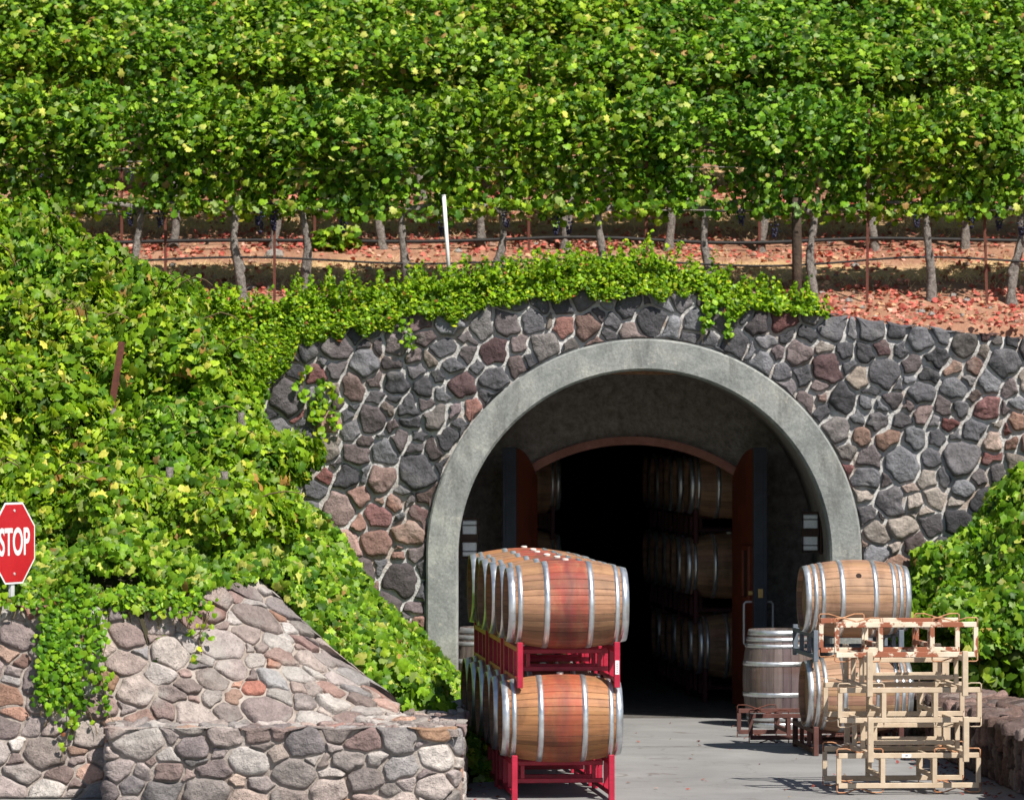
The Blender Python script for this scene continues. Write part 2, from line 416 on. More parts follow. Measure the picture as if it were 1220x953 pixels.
def grid(name, xs, ys, zf, mat_, smooth=True):
    vs = [(x, y, zf(x, y)) for y in ys for x in xs]; n = len(xs)
    fs = [(j*n+i, j*n+i+1, (j+1)*n+i+1, (j+1)*n+i) for j in range(len(ys)-1) for i in range(n-1)]
    return link(name, new_mesh(name, vs, fs, None, smooth), mat_)

xs = sorted(set([round(x, 3) for x in np.arange(-9, 10.01, .2)] + [-90,-60,-40,-28,-20,-15,-12,-10.5, 10.5,11.5,14,18,26,40,60,90]))
ys = list(np.arange(45.16, 60, .2)) + list(np.arange(60, 80, 1.0)) + [85, 92, 100, 115, 130, 150, 180]
tag(grid('hillside', xs, ys, lambda x, y: hill_z(x, y)-(.4 if y < 45.2 else 0), M['soil']), kind='structure')
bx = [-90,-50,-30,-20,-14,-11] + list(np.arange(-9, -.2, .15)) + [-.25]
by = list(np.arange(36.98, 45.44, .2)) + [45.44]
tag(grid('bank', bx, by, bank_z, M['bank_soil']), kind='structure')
b = MB(); b.add([(-400,-300,-.01),(400,-300,-.01),(400,35.5,-.01),(-400,35.5,-.01),(-3,47.9,-.01),(9,47.9,-.01),(400,47.9,-.01),(-400,47.9,-.01)], [(0,1,2,3),(3,2,6,7)])
tag(b.build('ground', M['ground']), kind='structure')
b = MB(); b.add([(-14,8,0),(12,8,0),(12,46.30,0),(-14,46.30,0)], [(0,1,2,3)])
tag(b.build('pavement', M['pavement']), kind='structure')
b = MB()
for y in (42.3, 36.2): b.add([(-10,y,.004),(12,y+.0,.004),(12,y+.018,.004),(-10,y+.018,.004)], [(0,1,2,3)])
for x in (5.4,): b.add([(x,10,.0045),(x+.015,10,.0045),(x+.015,46.25,.0045),(x,46.25,.0045)], [(0,1,2,3)])
tag(b.build('pavement_joints', M['joint']), kind='structure')
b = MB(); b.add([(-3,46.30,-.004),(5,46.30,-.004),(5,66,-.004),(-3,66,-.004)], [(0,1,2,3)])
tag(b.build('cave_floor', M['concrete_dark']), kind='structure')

# ------------------------------------------------------------------ stones
def dart(inside, bbox, radii, tries, seed):
    r = np.random.default_rng(seed); P = []; R = []
    for rad, n in zip(radii, tries):
        for _ in range(n):
            x = r.uniform(bbox[0], bbox[2]); y = r.uniform(bbox[1], bbox[3])
            if not inside(x, y, rad): continue
            rr = rad*r.uniform(.85, 1.15)
            if P:
                A = np.array(P); d = np.hypot((A[:,0]-x)*1.0, (A[:,1]-y)*1.12)
                if (d < (np.array(R)+rr)*.92).any(): continue
            P.append((x, y)); R.append(rr)
    return np.array(P), np.array(R)

def power_cell(i, P, R, lim):
    p = P[i]; c = [p+np.array(q)*lim for q in ((-1,-1),(1,-1),(1,1),(-1,1))]
    d = np.hypot(*(P-p).T); idx = np.argsort(d)[1:40]
    for j in idx:
        if d[j] > lim*3: break
        n = P[j]-p; L = n@n
        t = (L+R[i]**2-R[j]**2)/(2*L); m0 = p+n*t
        o = []
        for k in range(len(c)):
            a, b_ = c[k], c[(k+1) % len(c)]; da = (a-m0)@n; db = (b_-m0)@n
            if da <= 0: o.append(a)
            if (da < 0) != (db < 0) and abs(da-db) > 1e-12: o.append(a+(b_-a)*(da/(da-db)))
        c = o
        if len(c) < 3: return None
    return np.array(c)

def stones(P, R, clamp, mapf, palette, gap, hgt, seed, lim=.35, warp=.028, cut=.2, tint=None):
    r = np.random.default_rng(seed); V = []; Fs = []; C = []
    NS = 30
    for i in range(len(P)):
        c = power_cell(i, P, R, lim)
        if c is None: continue
        nx = np.roll(c, -1, 0); c = np.stack([c, c*.67+nx*.33, c*.33+nx*.67], 1).reshape(-1, 2)
        c = np.array([clamp(q[0]+warp*mn.noise((q[0]*6, q[1]*6, seed+.5))+warp*.5*mn.noise((q[0]*15, q[1]*15, seed+.5)), q[1]+warp*mn.noise((q[0]*6+40, q[1]*6, seed+.5))+warp*.5*mn.noise((q[0]*15+40, q[1]*15, seed+.5))) for q in c])
        for cu_ in (cut, .25):
            nx = np.roll(c, -1, 0); c = np.stack([c*(1-cu_)+nx*cu_, c*cu_+nx*(1-cu_)], 1).reshape(-1, 2)
        seg = np.hypot(*(np.roll(c, -1, 0)-c).T); cum = np.concatenate([[0], np.cumsum(seg)])
        if cum[-1] < .12: continue
        cc = np.vstack([c, c[:1]]); tt = np.linspace(0, cum[-1], NS, endpoint=False)
        c = np.stack([np.interp(tt, cum, cc[:,0]), np.interp(tt, cum, cc[:,1])], 1)
        g1 = r.uniform(.55, 1.5)
        area = .5*abs(np.sum(c[:,0]*np.roll(c[:,1],-1)-np.roll(c[:,0],-1)*c[:,1]))
        if area < .0022: continue
        cen = c.mean(0); rad = sqrt(area/pi)
        dv = c-cen; dl = np.hypot(*dv.T)[:,None]+1e-6
        wob = np.array([mn.noise((q[0]*9, q[1]*9, seed)) for q in c])[:,None]
        dv = dv*(1-(gap*(1+1.0*wob)*g1)/dl)
        H = hgt*r.uniform(.55, 1.25)*(.55+.45*min(1.5, rad/.13))
        tilt = r.normal(0, .6, 2)*H/rad*.5
        col = np.array(palette[r.choice(len(palette), p=PALP(palette))][0])*.72+np.array(palette[r.choice(len(palette), p=PALP(palette))][0])*.28; col = col*r.uniform(.7, 1.35)
        if tint is not None: col = tint(cen, col, r)
        base = len(V)
        rings = [(1.02, -.03), (1.0, .004), (.972, .50), (.90, .82), (.74, .95), (.45, 1.0)]
        for sc, hh in rings:
            for k in range(NS):
                q = cen+dv[k]*sc
                h = hh*H if hh > 0 else hh
                if hh > .1:
                    h += hh*H*(.55*mn.noise((q[0]*8+i*3, q[1]*8, 1.3)) + .30*mn.noise((q[0]*22, q[1]*22, i*1.0))) + tilt@(q-cen)*hh
                V.append(mapf(q[0], q[1], h)); C.append(col)
        V.append(mapf(cen[0], cen[1], H*(1.02+.15*r.normal()))); C.append(col)
        for a in range(len(rings)-1):
            for k in range(NS):
                k2 = (k+1) % NS
                Fs.append((base+a*NS+k, base+a*NS+k2, base+(a+1)*NS+k2, base+(a+1)*NS+k))
        t0 = base+(len(rings)-1)*NS; ct = base+len(rings)*NS
        for k in range(NS): Fs.append((t0+k, t0+(k+1) % NS, ct))
    return V, Fs, C
def PALP(p):
    w = np.array([q[1] for q in p], float); return w/w.sum()
PAL_FAC = [((.07,.068,.075), 5.5), ((.115,.112,.122), 4.5), ((.19,.19,.205), 3), ((.10,.08,.08), 3), ((.15,.11,.105), 1.8), ((.24,.14,.11), .9), ((.22,.075,.065), .7), ((.30,.25,.21), .9), ((.30,.18,.13), .4)]
PAL_FRONT = [((.32,.285,.265), 4), ((.38,.33,.30), 3), ((.23,.185,.18), 3), ((.17,.16,.165), 2.0), ((.44,.40,.37), 2), ((.38,.21,.14), .8), ((.42,.22,.11), .35), ((.25,.165,.15), 2), ((.33,.14,.10), .35)]
PAL_CONE = [((.31,.25,.225), 3), ((.27,.20,.18), 3), ((.20,.15,.14), 2.4), ((.48,.45,.42), 2.2), ((.40,.37,.35), 2), ((.42,.15,.10), 1), ((.24,.24,.25), 1), ((.36,.18,.12), .8)]

# facade ---------------------------------------------------------------
YF = 45.0
ACX, ACZ, ROUT, RIN = 1.285, 1.66, 2.12, 1.81
TPX = [-400,300,340,400,500,600,680,740,800,870,960,1050,1130,1220,1500,2100]
TPY = [402,402,396,386,372,360,350,345,347,358,372,384,393,403,415,430]
TX = [PX(p, YF) for p in TPX]; TZ = [PZ(p, YF) for p in TPY]
def ftop(x): return float(np.interp(x, TX, TZ))
def in_arch(x, z, R):
    dx = x-ACX
    if z > ACZ: return dx*dx+(z-ACZ)**2 < R*R
    return abs(dx) < R
FX0, FX1 = -4.2, 9.0
def fac_inside(x, z, r):
    if z > ftop(x)-r*.55 or z < r*.4: return False
    if in_arch(x, z, ROUT+r*.6): return False
    return True
def fac_clamp(x, z):
    t = ftop(x)+.02+.05*mn.noise((x*5, 0, 2.2))
    z = min(max(z, 0.0), t)
    if in_arch(x, z, ROUT+.005):
        dx = x-ACX
        if z > ACZ:
            d = sqrt(dx*dx+(z-ACZ)**2)+1e-6; k = (ROUT+.005)/d; x = ACX+dx*k; z = ACZ+(z-ACZ)*k
        else: x = ACX+(ROUT+.005)*(1 if dx > 0 else -1)
    return (x, z)
def fac_warp(x, z): # surface bulge
    return .05*mn.noise((x*.7, z*.7, 5))
P, R = dart(fac_inside, (FX0, 0, FX1, 4.5), [.165,.14,.118,.095,.074,.052], [120, 700, 2600, 7000, 14000, 12000], 5)
def fac_tint(c, col, r):   # paler buff stones low on the right, warmer ones left of the arch leg
    k = max(0, min(1, (c[0]-3.2)/.6))*max(0, min(1, (2.9-c[1])/.8)); q = max(0, min(1, (-.5-c[0])/.3))*max(0, min(1, (2.4-c[1])/.6))
    if r.random() < .6*k: col = col*.35+np.array((.34,.29,.25))*r.uniform(.6, 1.1)
    elif r.random() < .4*q: col = col*.5+np.array((.30,.16,.12))*r.uniform(.5, 1.0)
    return col
V, Fs, C = stones(P, R, fac_clamp, lambda x, z, h: (x, YF-.01+fac_warp(x, z)-h, z), PAL_FAC, .0165, .046, 21, warp=.045, cut=.10, tint=fac_tint)
facade = empty('stone_retaining_wall', 'tall wall of dark rounded field stones set in pale mortar around the cave arch', 'stone wall', (0, YF, 0))
def at0(o, p):  # keep world placement for a child of a translated empty
    o.location = (-p.location.x, -p.location.y, -p.location.z); return o
o = link('stone_facing', new_mesh('stone_facing', V, Fs, C, True), M['stone_dark'], facade); at0(o, facade)
# mortar body with the arch cut out
b = MB(); nX = 264; dz = 34
gx = np.linspace(FX0, FX1, nX)
rows = []
for x in gx:
    dx = abs(x-ACX); lo = 0.0
    if dx < ROUT-.03: lo = ACZ+sqrt(max(0, (ROUT-.03)**2-dx*dx))
    elif dx < ROUT: lo = 0.0
    hi = ftop(x)-.01
    rows.append([(x, YF+fac_warp(x, lo+(hi-lo)*k/dz)-.012*mn.noise((x*6, (lo+(hi-lo)*k/dz)*6, 9))-.01*mn.noise((x*20, (lo+(hi-lo)*k/dz)*20, 4)), lo+(hi-lo)*k/dz) for k in range(dz+1)] + [(x, 45.22, hi-.03)])
vs = [v for r_ in rows for v in r_]; n = dz+2
fs = [(i*n+k, (i+1)*n+k, (i+1)*n+k+1, i*n+k+1) for i in range(nX-1) for k in range(n-1) if abs(abs(gx[i]-ACX)-(ROUT-.03)) > .03 or True]
b.add(vs, fs); o = b.build('mortar', M['mortar'], facade, True); at0(o, facade)
# concrete arch ring
arch = empty('arch_surround', 'wide smooth grey concrete ring framing the cave mouth', 'arch', (ACX, YF, 0))
def arch_path(R, n=72):
    pts = [(-R, 0.0), (-R, ACZ*.5), ] + [(-R*cos(pi*k/n), ACZ+R*sin(pi*k/n)) for k in range(n+1)] + [(R, ACZ*.5), (R, 0.0)]
    return pts
def arch_loft(profile):
    vs = []; fs = []; n = len(profile)
    for (R_, y) in profile:
        vs.append([(x, y, z) for x, z in arch_path(R_)])
    m_ = len(vs[0]); flat = [v for r_ in vs for v in r_]
    for j in range(n-1):
        for k in range(m_-1): fs.append((j*m_+k, j*m_+k+1, (j+1)*m_+k+1, (j+1)*m_+k))
    return flat, fs
vs, fs = arch_loft([(ROUT+.0, .30), (ROUT+.0, -.075), (ROUT-.018, -.095), (RIN+.022, -.095), (RIN, -.07), (RIN, .32)])
o = link('ring', new_mesh('ring', vs, fs, None, False), M['concrete_ring'], arch)
# recess
YB = 48.0
rec = empty('entrance_vestibule', 'dark concrete vestibule behind the arch with a lower curved doorway', 'vestibule', (ACX, YF, 0))
vs, fs = arch_loft([(RIN+.03, .322), (RIN+.03, YB-YF)])
link('barrel_vault', new_mesh('barrel_vault', vs, fs, None, True), M['vestibule'], rec)
DCX, DW, DSZ, DCZ = 1.24, 1.08, 2.40, 2.73
def dtop(x):  # doorway soffit
    h = DCZ-DSZ; Rr = (DW*DW+h*h)/(2*h); dx = min(abs(x-DCX), DW); return DCZ-Rr+sqrt(Rr*Rr-dx*dx)
b = MB()
gx = np.linspace(ACX-RIN-.3, ACX+RIN+.3, 90).tolist()+[DCX-DW-.001, DCX-DW, DCX+DW, DCX+DW+.001]; gx.sort()
vs = []
for x in gx:
    lo = dtop(x) if abs(x-DCX) <= DW+.0001 else 0
    for k in range(10): vs.append((x-ACX, YB-YF-.002, lo+(3.9-lo)*k/9))
fs = [(i*10+k, (i+1)*10+k, (i+1)*10+k+1, i*10+k+1) for i in range(len(gx)-1) for k in range(9)]
b.add(vs, fs); b.build('back_wall', M['vestibule'], rec)
b = MB(); n = 40; vs = []
for k in range(n+1):
    x = DCX-DW-.03+(2*DW+.06)*k/n; z = dtop(x); nx_ = (x-DCX)/3.6
    for (yy, dd) in ((YB-.06, 0), (YB-.06, .085), (YB, .085), (YB+.12, 0)):
        vs.append((x+nx_*dd-ACX, yy-YF, z+dd))
fs = [(i*4+k, (i+1)*4+k, (i+1)*4+(k+1) % 4, i*4+(k+1) % 4) for i in range(n) for k in range(4)]
fs += [(0,1,2,3), (n*4+3, n*4+2, n*4+1, n*4)]
b.add(vs, fs); b.build('doorway_trim', M['trim_red'], rec)
# tunnel
b = MB(); tun = []
tc0 = Vector((ACX+.0, YB, 0)); tdir = Vector((-.05, 1, 0))
for j in range(9):
    c = tc0+tdir*(j*2.0)
    tun.append([(c.x+x, c.y, z) for x, z in ([(-2.2, -.02), (-2.2, 1.2)]+[(-2.2*cos(pi*k/24), 1.3+2.1*sin(pi*k/24)) for k in range(25)]+[(2.2, 1.2), (2.2, -.02)])])
n = len(tun[0]); fs = [(j*n+k, j*n+k+1, (j+1)*n+k+1, (j+1)*n+k) for j in range(8) for k in range(n-1)]
vs = [v for t in tun for v in t]; fs.append(tuple(8*n+k for k in range(n)))
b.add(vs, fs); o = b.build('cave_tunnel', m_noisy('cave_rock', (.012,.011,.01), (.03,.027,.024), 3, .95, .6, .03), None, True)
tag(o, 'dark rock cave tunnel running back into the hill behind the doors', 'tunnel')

# doors ------------------------------------------------------------------
def door(name, label, hinge, ang, flip):
    t = empty(name, label, 'door', (hinge[0], hinge[1], 0), (0, 0, ang))
    W = 1.06
    def top(u):
        x = DCX-DW+u*DW/W if True else 0
        return dtop(x)-.02
    def slab(name, u0, u1, z0, y0, y1, m_, par, inset=0.0, ztop=None):
        b = MB(); n = 16; vs = []
        for k in range(n+1):
            u = u0+(u1-u0)*k/n; zt = (top(u)-inset) if ztop is None else ztop
            vs += [(u, y0, z0), (u, y0, zt), (u, y1, zt), (u, y1, z0)]
        fs = [(i*4+k, (i+1)*4+k, (i+1)*4+(k+1) % 4, i*4+(k+1) % 4) for i in range(n) for k in range(4)]+[(3,2,1,0), (n*4, n*4+1, n*4+2, n*4+3)]
        b.add(vs, fs); return b.build(name, m_, par)
    s = flip  # side the red boarding is on
    slab('steel_leaf', 0, W, .03, -.045, .045, M['door_steel'], t)
    slab('wood_boarding', .012, W-.01, .05, s*.0465, s*.068, M['door_red'], t, .015)
    slab('edge_channel', W, W+.03, .03, -.07, .07, M['door_steel'], t)
    b = MB()
    for k in (-1, 1):
        b.box((W+.034, k*.05, 1.3), (.012, .03, 2.5))
    b.build('edge_flange', M['door_steel'], t)
    fr = MB()
    for (u, z, du, dz_) in ((.62, 1.42, .05, .5), (.92, 1.42, .05, .5), (.77, 1.68, .35, .05), (.77, 1.16, .35, .05)):
        fr.box((u, s*.083, z), (du, .03, dz_), bev=.005)
    wf = fr.build('window_frame', M['door_red'], t)
    g = MB(); g.box((.77, s*.072, 1.42), (.26, .006, .47)); g.build('pane', M['sconce'], wf)
    for sd in (-1, 1):
        b = MB(); y0 = .07*sd
        b.tube([(W-.06, y0*.7, 1.14), (W-.06, y0+.06*sd, 1.14), (W-.06, y0+.08*sd, 1.12), (W-.06, y0+.08*sd, .72), (W-.06, y0+.06*sd, .70), (W-.06, y0*.7, .70)], .011, 8)
        b.build('handle', M['handle'], t, True)
    b = MB(); b.tube([(W-.05, s*.06, 1.23), (W-.05, s*.105, 1.23)], .022, 10); b.box((W+.045, 0, 1.23), (.012, .05, .09), bev=.003)
    b.build('lock', M['brass'], t)
    hb = MB()
    for z in (.3, 1.2, 2.1): hb.tube([(-.01, 0, z), (-.01, 0, z+.16)], .022, 8)
    hb.build('hinge', M['door_steel'], t)
    return t
# left leaf: local +x runs from hinge to the free edge
door('arched_door', 'left arched door leaf swung open, red boards with dark steel edge', (PX(633, YB), YB-.05), radians(-90-7-5), 1)
door('arched_door', 'right arched door leaf swung open with two pull handles and brass lock', (PX(877, YB)+.02, YB-.05), radians(-90+9), -1)

# sconces
def sconce(x, y, z, s, label):
    t = empty('wall_sconce', label, 'lamp', (x, y, z), (0, 0, 0), 'sconces either side of the cave mouth')
    b = MB(); b.box((0, 0, 0), (.02, .2, .44), bev=.004); b.build('back_plate', M['sconce'], t)
    b = MB(); b.box((s*.105, 0, .0), (.155, .13, .36), bev=.01); b.build('glass_shade', M['opal'], t)
    b = MB()
    for zz, hh in ((.0, .085), (.195, .02), (-.195, .015), (.13, .01), (-.13, .01)):
        b.box((s*.105, 0, zz), (.167, .145, hh), bev=.002)
    for a in (-1, 1): b.box((s*.105+a*.078, -.07, 0), (.012, .012, .39))
    b.build('band', M['sconce'], t)
sconce(ACX-RIN-.005, 46.4, PZ(641, 46.4), 1, 'white glass wall lamp with dark bands left of the left door')
sconce(ACX+RIN+.005, 46.4, PZ(634, 46.4), -1, 'white glass wall lamp with dark bands right of the right door')

# ------------------------------------------------------------------ front walls
COLS = [((-9,36.6,0),(-9,36.95,1.5)), ((-3.4,36.6,0),(-3.42,36.95,1.50)), ((-2.6,36.58,0),(-2.78,37.15,1.53)),
        ((-1.95,36.5,.0),(-2.10,38.2,1.69)), ((-1.35,36.5,.0),(-1.50,38.15,1.09)), ((-.98,36.6,.2),(-.92,38.05,.62))]
ss = [0.0]
for a, c in zip(COLS, COLS[1:]):
    ma_ = (Vector(a[0])+Vector(a[1]))/2; mc = (Vector(c[0])+Vector(c[1]))/2; ss.append(ss[-1]+(mc-ma_).length)
TT = [(Vector(c[1])-Vector(c[0])).length for c in COLS]
def loft(s, t, h):
    s = min(max(s, 0), ss[-1]); i = max(0, min(len(ss)-2, int(np.searchsorted(ss, s))-1)); f = (s-ss[i])/(ss[i+1]-ss[i])
    f2 = f
    B = Vector(COLS[i][0]).lerp(Vector(COLS[i+1][0]), f2); T = Vector(COLS[i][1]).lerp(Vector(COLS[i+1][1]), f2)
    L = float(np.interp(s, ss, TT)); u = t/L
    p = B.lerp(T, u)
    p.z += .10*sin(pi*min(max(u, 0), 1))*float(np.interp(s, [ss[2], ss[3]], [0, 1]))
    ax = (Vector(COLS[i+1][1])+Vector(COLS[i+1][0])-Vector(COLS[i][1])-Vector(COLS[i][0])).normalized()
    up = (T-B).normalized(); n_ = ax.cross(up).normalized()
    return p+n_*h
Tl = lambda s: float(np.interp(s, ss, TT))
sA = ss[1]-2.6
def cone_inside(s, t, r): return sA < s < ss[-1]-r*.3 and .02 < t < Tl(s)-r*.5
def cone_clamp(s, t): return (min(s, ss[-1]+.0), min(max(t, 0), Tl(s)+.02))
AS = 1.38
P, R = dart(lambda a, b_, r: cone_inside(a*AS, b_, r), (sA/AS, 0, ss[-1]/AS, 2.6), [.15,.12,.10,.08,.06,.042], [30, 160, 900, 3000, 6000, 6000], 9)
cone_clamp0 = cone_clamp
cone_clamp = lambda a, b_: (lambda q: (q[0]/AS, q[1]))(cone_clamp0(a*AS, b_))
isl = lambda p: p[0] > ss[2]-.1
lw = empty('low_stone_wall', 'pale and pink stone wall at lower left that lies back into a sloping cone', 'stone wall', (0, 36.6, 0))
V, Fs, C = stones(P, R, cone_clamp, lambda a, b_, h: tuple(loft(a*AS, b_, h)), PAL_CONE+PAL_FRONT, .008, .042, 33, warp=.035, cut=.14)
o = link('stone_facing', new_mesh('stone_facing', V, Fs, C, True), M['stone_light'], lw); at0(o, lw)
gs = np.linspace(0, ss[-1], 150); vs = []
for s in gs:
    for k in range(21):
        t = Tl(s)*k/20; vs.append(tuple(loft(s, t, .012*mn.noise((s*6, t*6, 1))+.008*mn.noise((s*18, t*18, 1)))))
    q = loft(s, Tl(s), 0); vs.append((q.x-.02, q.y+.25, q.z-.02)); 
fs = [(i*22+k, (i+1)*22+k, (i+1)*22+k+1, i*22+k+1) for i in range(len(gs)-1) for k in range(21)]
o = link('mortar', new_mesh('mortar', vs, fs, None, True), M['mortar_tan'], lw); at0(o, lw)

# curb wall with rounded corner: path in plan
def path_pts():
    p = [(-3.15, 36.62), (-3.15, 35.98)]
    p += [(-3.13, 35.94)]
    p += [(x, 35.92) for x in (-2.7, -2.2, -1.8, -1.3, -.9)]
    for k in range(9):
        a = -pi/2+pi/2*k/8; p.append((-.63+.22*cos(a), 36.14+.22*sin(a)))
    p += [(-.41, 37), (-.42, 38.0), (-.45, 38.9)]
    return [Vector((a, b_, 0)) for a, b_ in p]
pp = path_pts(); pl = [0.0]
for a, c in zip(pp, pp[1:]): pl.append(pl[-1]+(c-a).length)
def pathmap(pp, pl, htop):
    def f(s, t, h):
        s = min(max(s, 0), pl[-1]); i = max(0, min(len(pl)-2, int(np.searchsorted(pl, s))-1)); f_ = (s-pl[i])/(pl[i+1]-pl[i])
        p = pp[i].lerp(pp[i+1], f_); d = (pp[i+1]-pp[i]).normalized()
        if i+2 < len(pp): d = d.lerp((pp[i+2]-pp[i+1]).normalized(), f_*.5).normalized()
        n_ = Vector((d.y, -d.x, 0)); q = p+n_*h; q.z = t
        return tuple(q)
    return f
def wall_on_path(name, label, pp, htop, pal, seed, radii, gap, hgt, stone_m, mortar_m, top_poly, squash=1.0):
    pl = [0.0]
    for a, c in zip(pp, pp[1:]): pl.append(pl[-1]+(c-a).length)
    f = pathmap(pp, pl, htop)
    t = empty(name, label, 'stone wall', (pp[0].x, pp[0].y, 0))
    L = pl[-1]
    A_ = squash
    P, R = dart(lambda a, b_, r: r*.3 < a*A_ < L-r*.3 and r*.3 < b_ < htop-r*.4, (0, 0, L/A_, htop), radii, [100, 400, 1200, 3000, 5000], seed)
    V, Fs, C = stones(P, R, lambda a, b_: (min(max(a, 0), L/A_), min(max(b_, 0), htop+.015+.02*mn.noise((a*7, 1, 1)))), lambda a, b_, h: f(a*A_, b_, h), pal, gap, hgt, seed+1, warp=.035, cut=.14)
    # cap stones laid on the top
    nrm = len(V)
    tb = [min(v.x for v in top_poly), min(v.y for v in top_poly), max(v.x for v in top_poly), max(v.y for v in top_poly)]
    def inpoly(x, y):
        c_ = False; n_ = len(top_poly)
        for i in range(n_):
            a, b2 = top_poly[i], top_poly[(i+1) % n_]
            if (a.y > y) != (b2.y > y) and x < (b2.x-a.x)*(y-a.y)/(b2.y-a.y)+a.x: c_ = not c_
        return c_
    P2, R2 = dart(lambda a, b_, r: inpoly(a, b_), tb, radii, [100, 400, 1200, 3000, 3000], seed+3)
    P2in = P2
    V2, F2, C2 = stones(P2, R2, lambda a, b_: (min(max(a, tb[0]), tb[2]), min(max(b_, tb[1]), tb[3])), lambda a, b_, h: (a, b_, htop-.03+h), pal, gap, hgt*.8, seed+4, lim=.2)
    V += V2; Fs += [tuple(i+nrm for i in q) for q in F2]; C += C2
    o = link('stone_facing', new_mesh('stone_facing', V, Fs, C, True), stone_m, t); at0(o, t)
    b = MB(); gs = np.linspace(0, L, int(L/.06)); vs = []
    for s in gs:
        for k in range(9): tt = htop*k/8-.01; vs.append(f(s, tt, .01*mn.noise((s*7, tt*7, 3))))
    b.add(vs, [(i*9+k, (i+1)*9+k, (i+1)*9+k+1, i*9+k+1) for i in range(len(gs)-1) for k in range(8)])
    b.add([(v.x, v.y, htop-.025) for v in top_poly], [tuple(range(len(top_poly)))])
    o = b.build('mortar', mortar_m, t, False); at0(o, t)
    return t
top_poly = [v for v in pp]+[Vector((-1.0, 38.9, 0))]+[Vector((-1.0, 37.0, 0)), Vector((-1.2, 36.62, 0))]
wall_on_path('low_stone_wall', 'knee-high pale stone kerb wall with a rounded end in front of the sloping cone', pp, .60, PAL_FRONT, 41,
             [.11,.09,.075,.058,.04], .008, .045, M['stone_light'], M['mortar_tan'], top_poly, 1.5)
# right garden wall
rp = [Vector((3.50, 44.85, 0)), Vector((3.62, 43, 0)), Vector((3.80, 41.4, 0)), Vector((3.98, 39.1, 0)), Vector((4.11, 37.1, 0)), Vector((4.28, 34.0, 0)), Vector((4.6, 31.0, 0))]
rtop = rp+[Vector((5.02, 31.0, 0)), Vector((4.7, 34, 0)), Vector((4.52, 37.1, 0)), Vector((4.4, 39.1, 0)), Vector((4.22, 41.4, 0)), Vector((4.0, 43, 0)), Vector((3.9, 44.85, 0))]
PAL_RIGHT = [((.12,.075,.06), 4), ((.09,.065,.06), 3), ((.20,.13,.11), 2), ((.25,.20,.18), 1)]
wall_on_path('low_stone_wall', 'knee-high dark brown stone wall holding back the planting at right', rp, .555, PAL_RIGHT, 55,
             [.15,.12,.09,.07,.05], .010, .05, M['stone_dark'], M['mortar_tan'], rtop, .65)
b = MB(); b.add([(4.3,31,.48),(14,31,.48),(14,44.98,.48),(3.75,44.98,.48)], [(0,1,2,3)])
tag(b.build('planting_bed', M['bank_soil']), kind='structure')

# ------------------------------------------------------------------ leaves
def template(kind):
    if kind == 'grape':
        half = [(0,-.60),(.20,-.40),(.42,-.38),(.43,-.12),(.58,.05),(.44,.24),(.32,.44),(.08,.32)]
    elif kind == 'mid':
        half = [(0,-.60),(.32,-.36),(.52,.02),(.34,.38),(.08,.30)]
    else:
        half = [(0,-.6),(.34,-.12),(.26,.34)]
    pts = half+[(-x, y) for x, y in half[::-1] if x > 0]
    if kind == 'small': pts = half+[(-x, y) for x, y in half[:0:-1]]
    V = [(0, .02, .10)]+[(x, y, -.22*(x*x+y*y)+.05*(-1)**i) for i, (x, y) in enumerate(pts)]
    n = len(pts); T = [(0, 1+(i+1) % n, 1+i) for i in range(n)]
    return np.array(V), np.array(T)[:, ::-1]
TPL = {k: template(k) for k in ('grape', 'mid', 'small')}
LEAFPAL = np.array([(.095,.20,.014), (.165,.30,.018), (.28,.41,.035), (.05,.125,.014), (.45,.46,.10), (.34,.21,.07), (.24,.33,.10)])
LEAFW = np.array([.30, .30, .17, .13, .055, .012, .06]); LEAFW = LEAFW/LEAFW.sum()
IVYPAL = np.array([(.12,.25,.012), (.18,.34,.014), (.28,.43,.02), (.06,.14,.012), (.38,.46,.03), (.28,.10,.04)])
IVYW = np.array([.30, .30, .2, .14, .05, .01]); IVYW = IVYW/IVYW.sum()
REDPAL = np.array([(.46,.12,.09), (.38,.08,.065), (.55,.20,.15), (.24,.08,.05), (.50,.30,.18), (.60,.33,.26)])
REDW = np.array([.3,.25,.2,.1,.08,.07]); REDW = REDW/REDW.sum()
def leaves(name, P, N, size, kind, pal, w, r, matl, parent=None, jitter=.55, down=1.0, tone=None):
    V0, T0 = TPL[kind]; n = len(P); P = np.asarray(P, float); N = np.asarray(N, float)
    N = N/np.linalg.norm(N, axis=1, keepdims=True)+r.normal(0, jitter, (n, 3)); N /= np.linalg.norm(N, axis=1, keepdims=True)
    D = np.tile([0, 0, -down], (n, 1))+r.normal(0, .45 if down > 0 else 1, (n, 3))
    Yv = -(D-N*np.sum(D*N, 1, keepdims=True)); Yv /= np.linalg.norm(Yv, axis=1, keepdims=True)+1e-9
    Xv = np.cross(Yv, N); S = np.asarray(size)[:, None, None]
    curl = r.uniform(.4, 1.9, n)[:, None, None]; asp = r.uniform(.8, 1.15, n)[:, None, None]
    V = P[:, None]+S*(V0[None, :, 0:1]*asp*Xv[:, None]+V0[None, :, 1:2]*Yv[:, None]+V0[None, :, 2:3]*curl*N[:, None])
    T = T0[None]+(np.arange(n)*len(V0))[:, None, None]
    C = pal[r.choice(len(pal), n, p=w)]*r.uniform(.6, 1.3, (n, 1))
    if tone is not None: C = C*tone
    C = np.repeat(C[:, None], len(V0), 1)
    me = tri_mesh(name, V.reshape(-1, 3), T.reshape(-1, 3), C.reshape(-1, 3))
    return link(name, me, matl, parent) if parent != 'mesh' else me

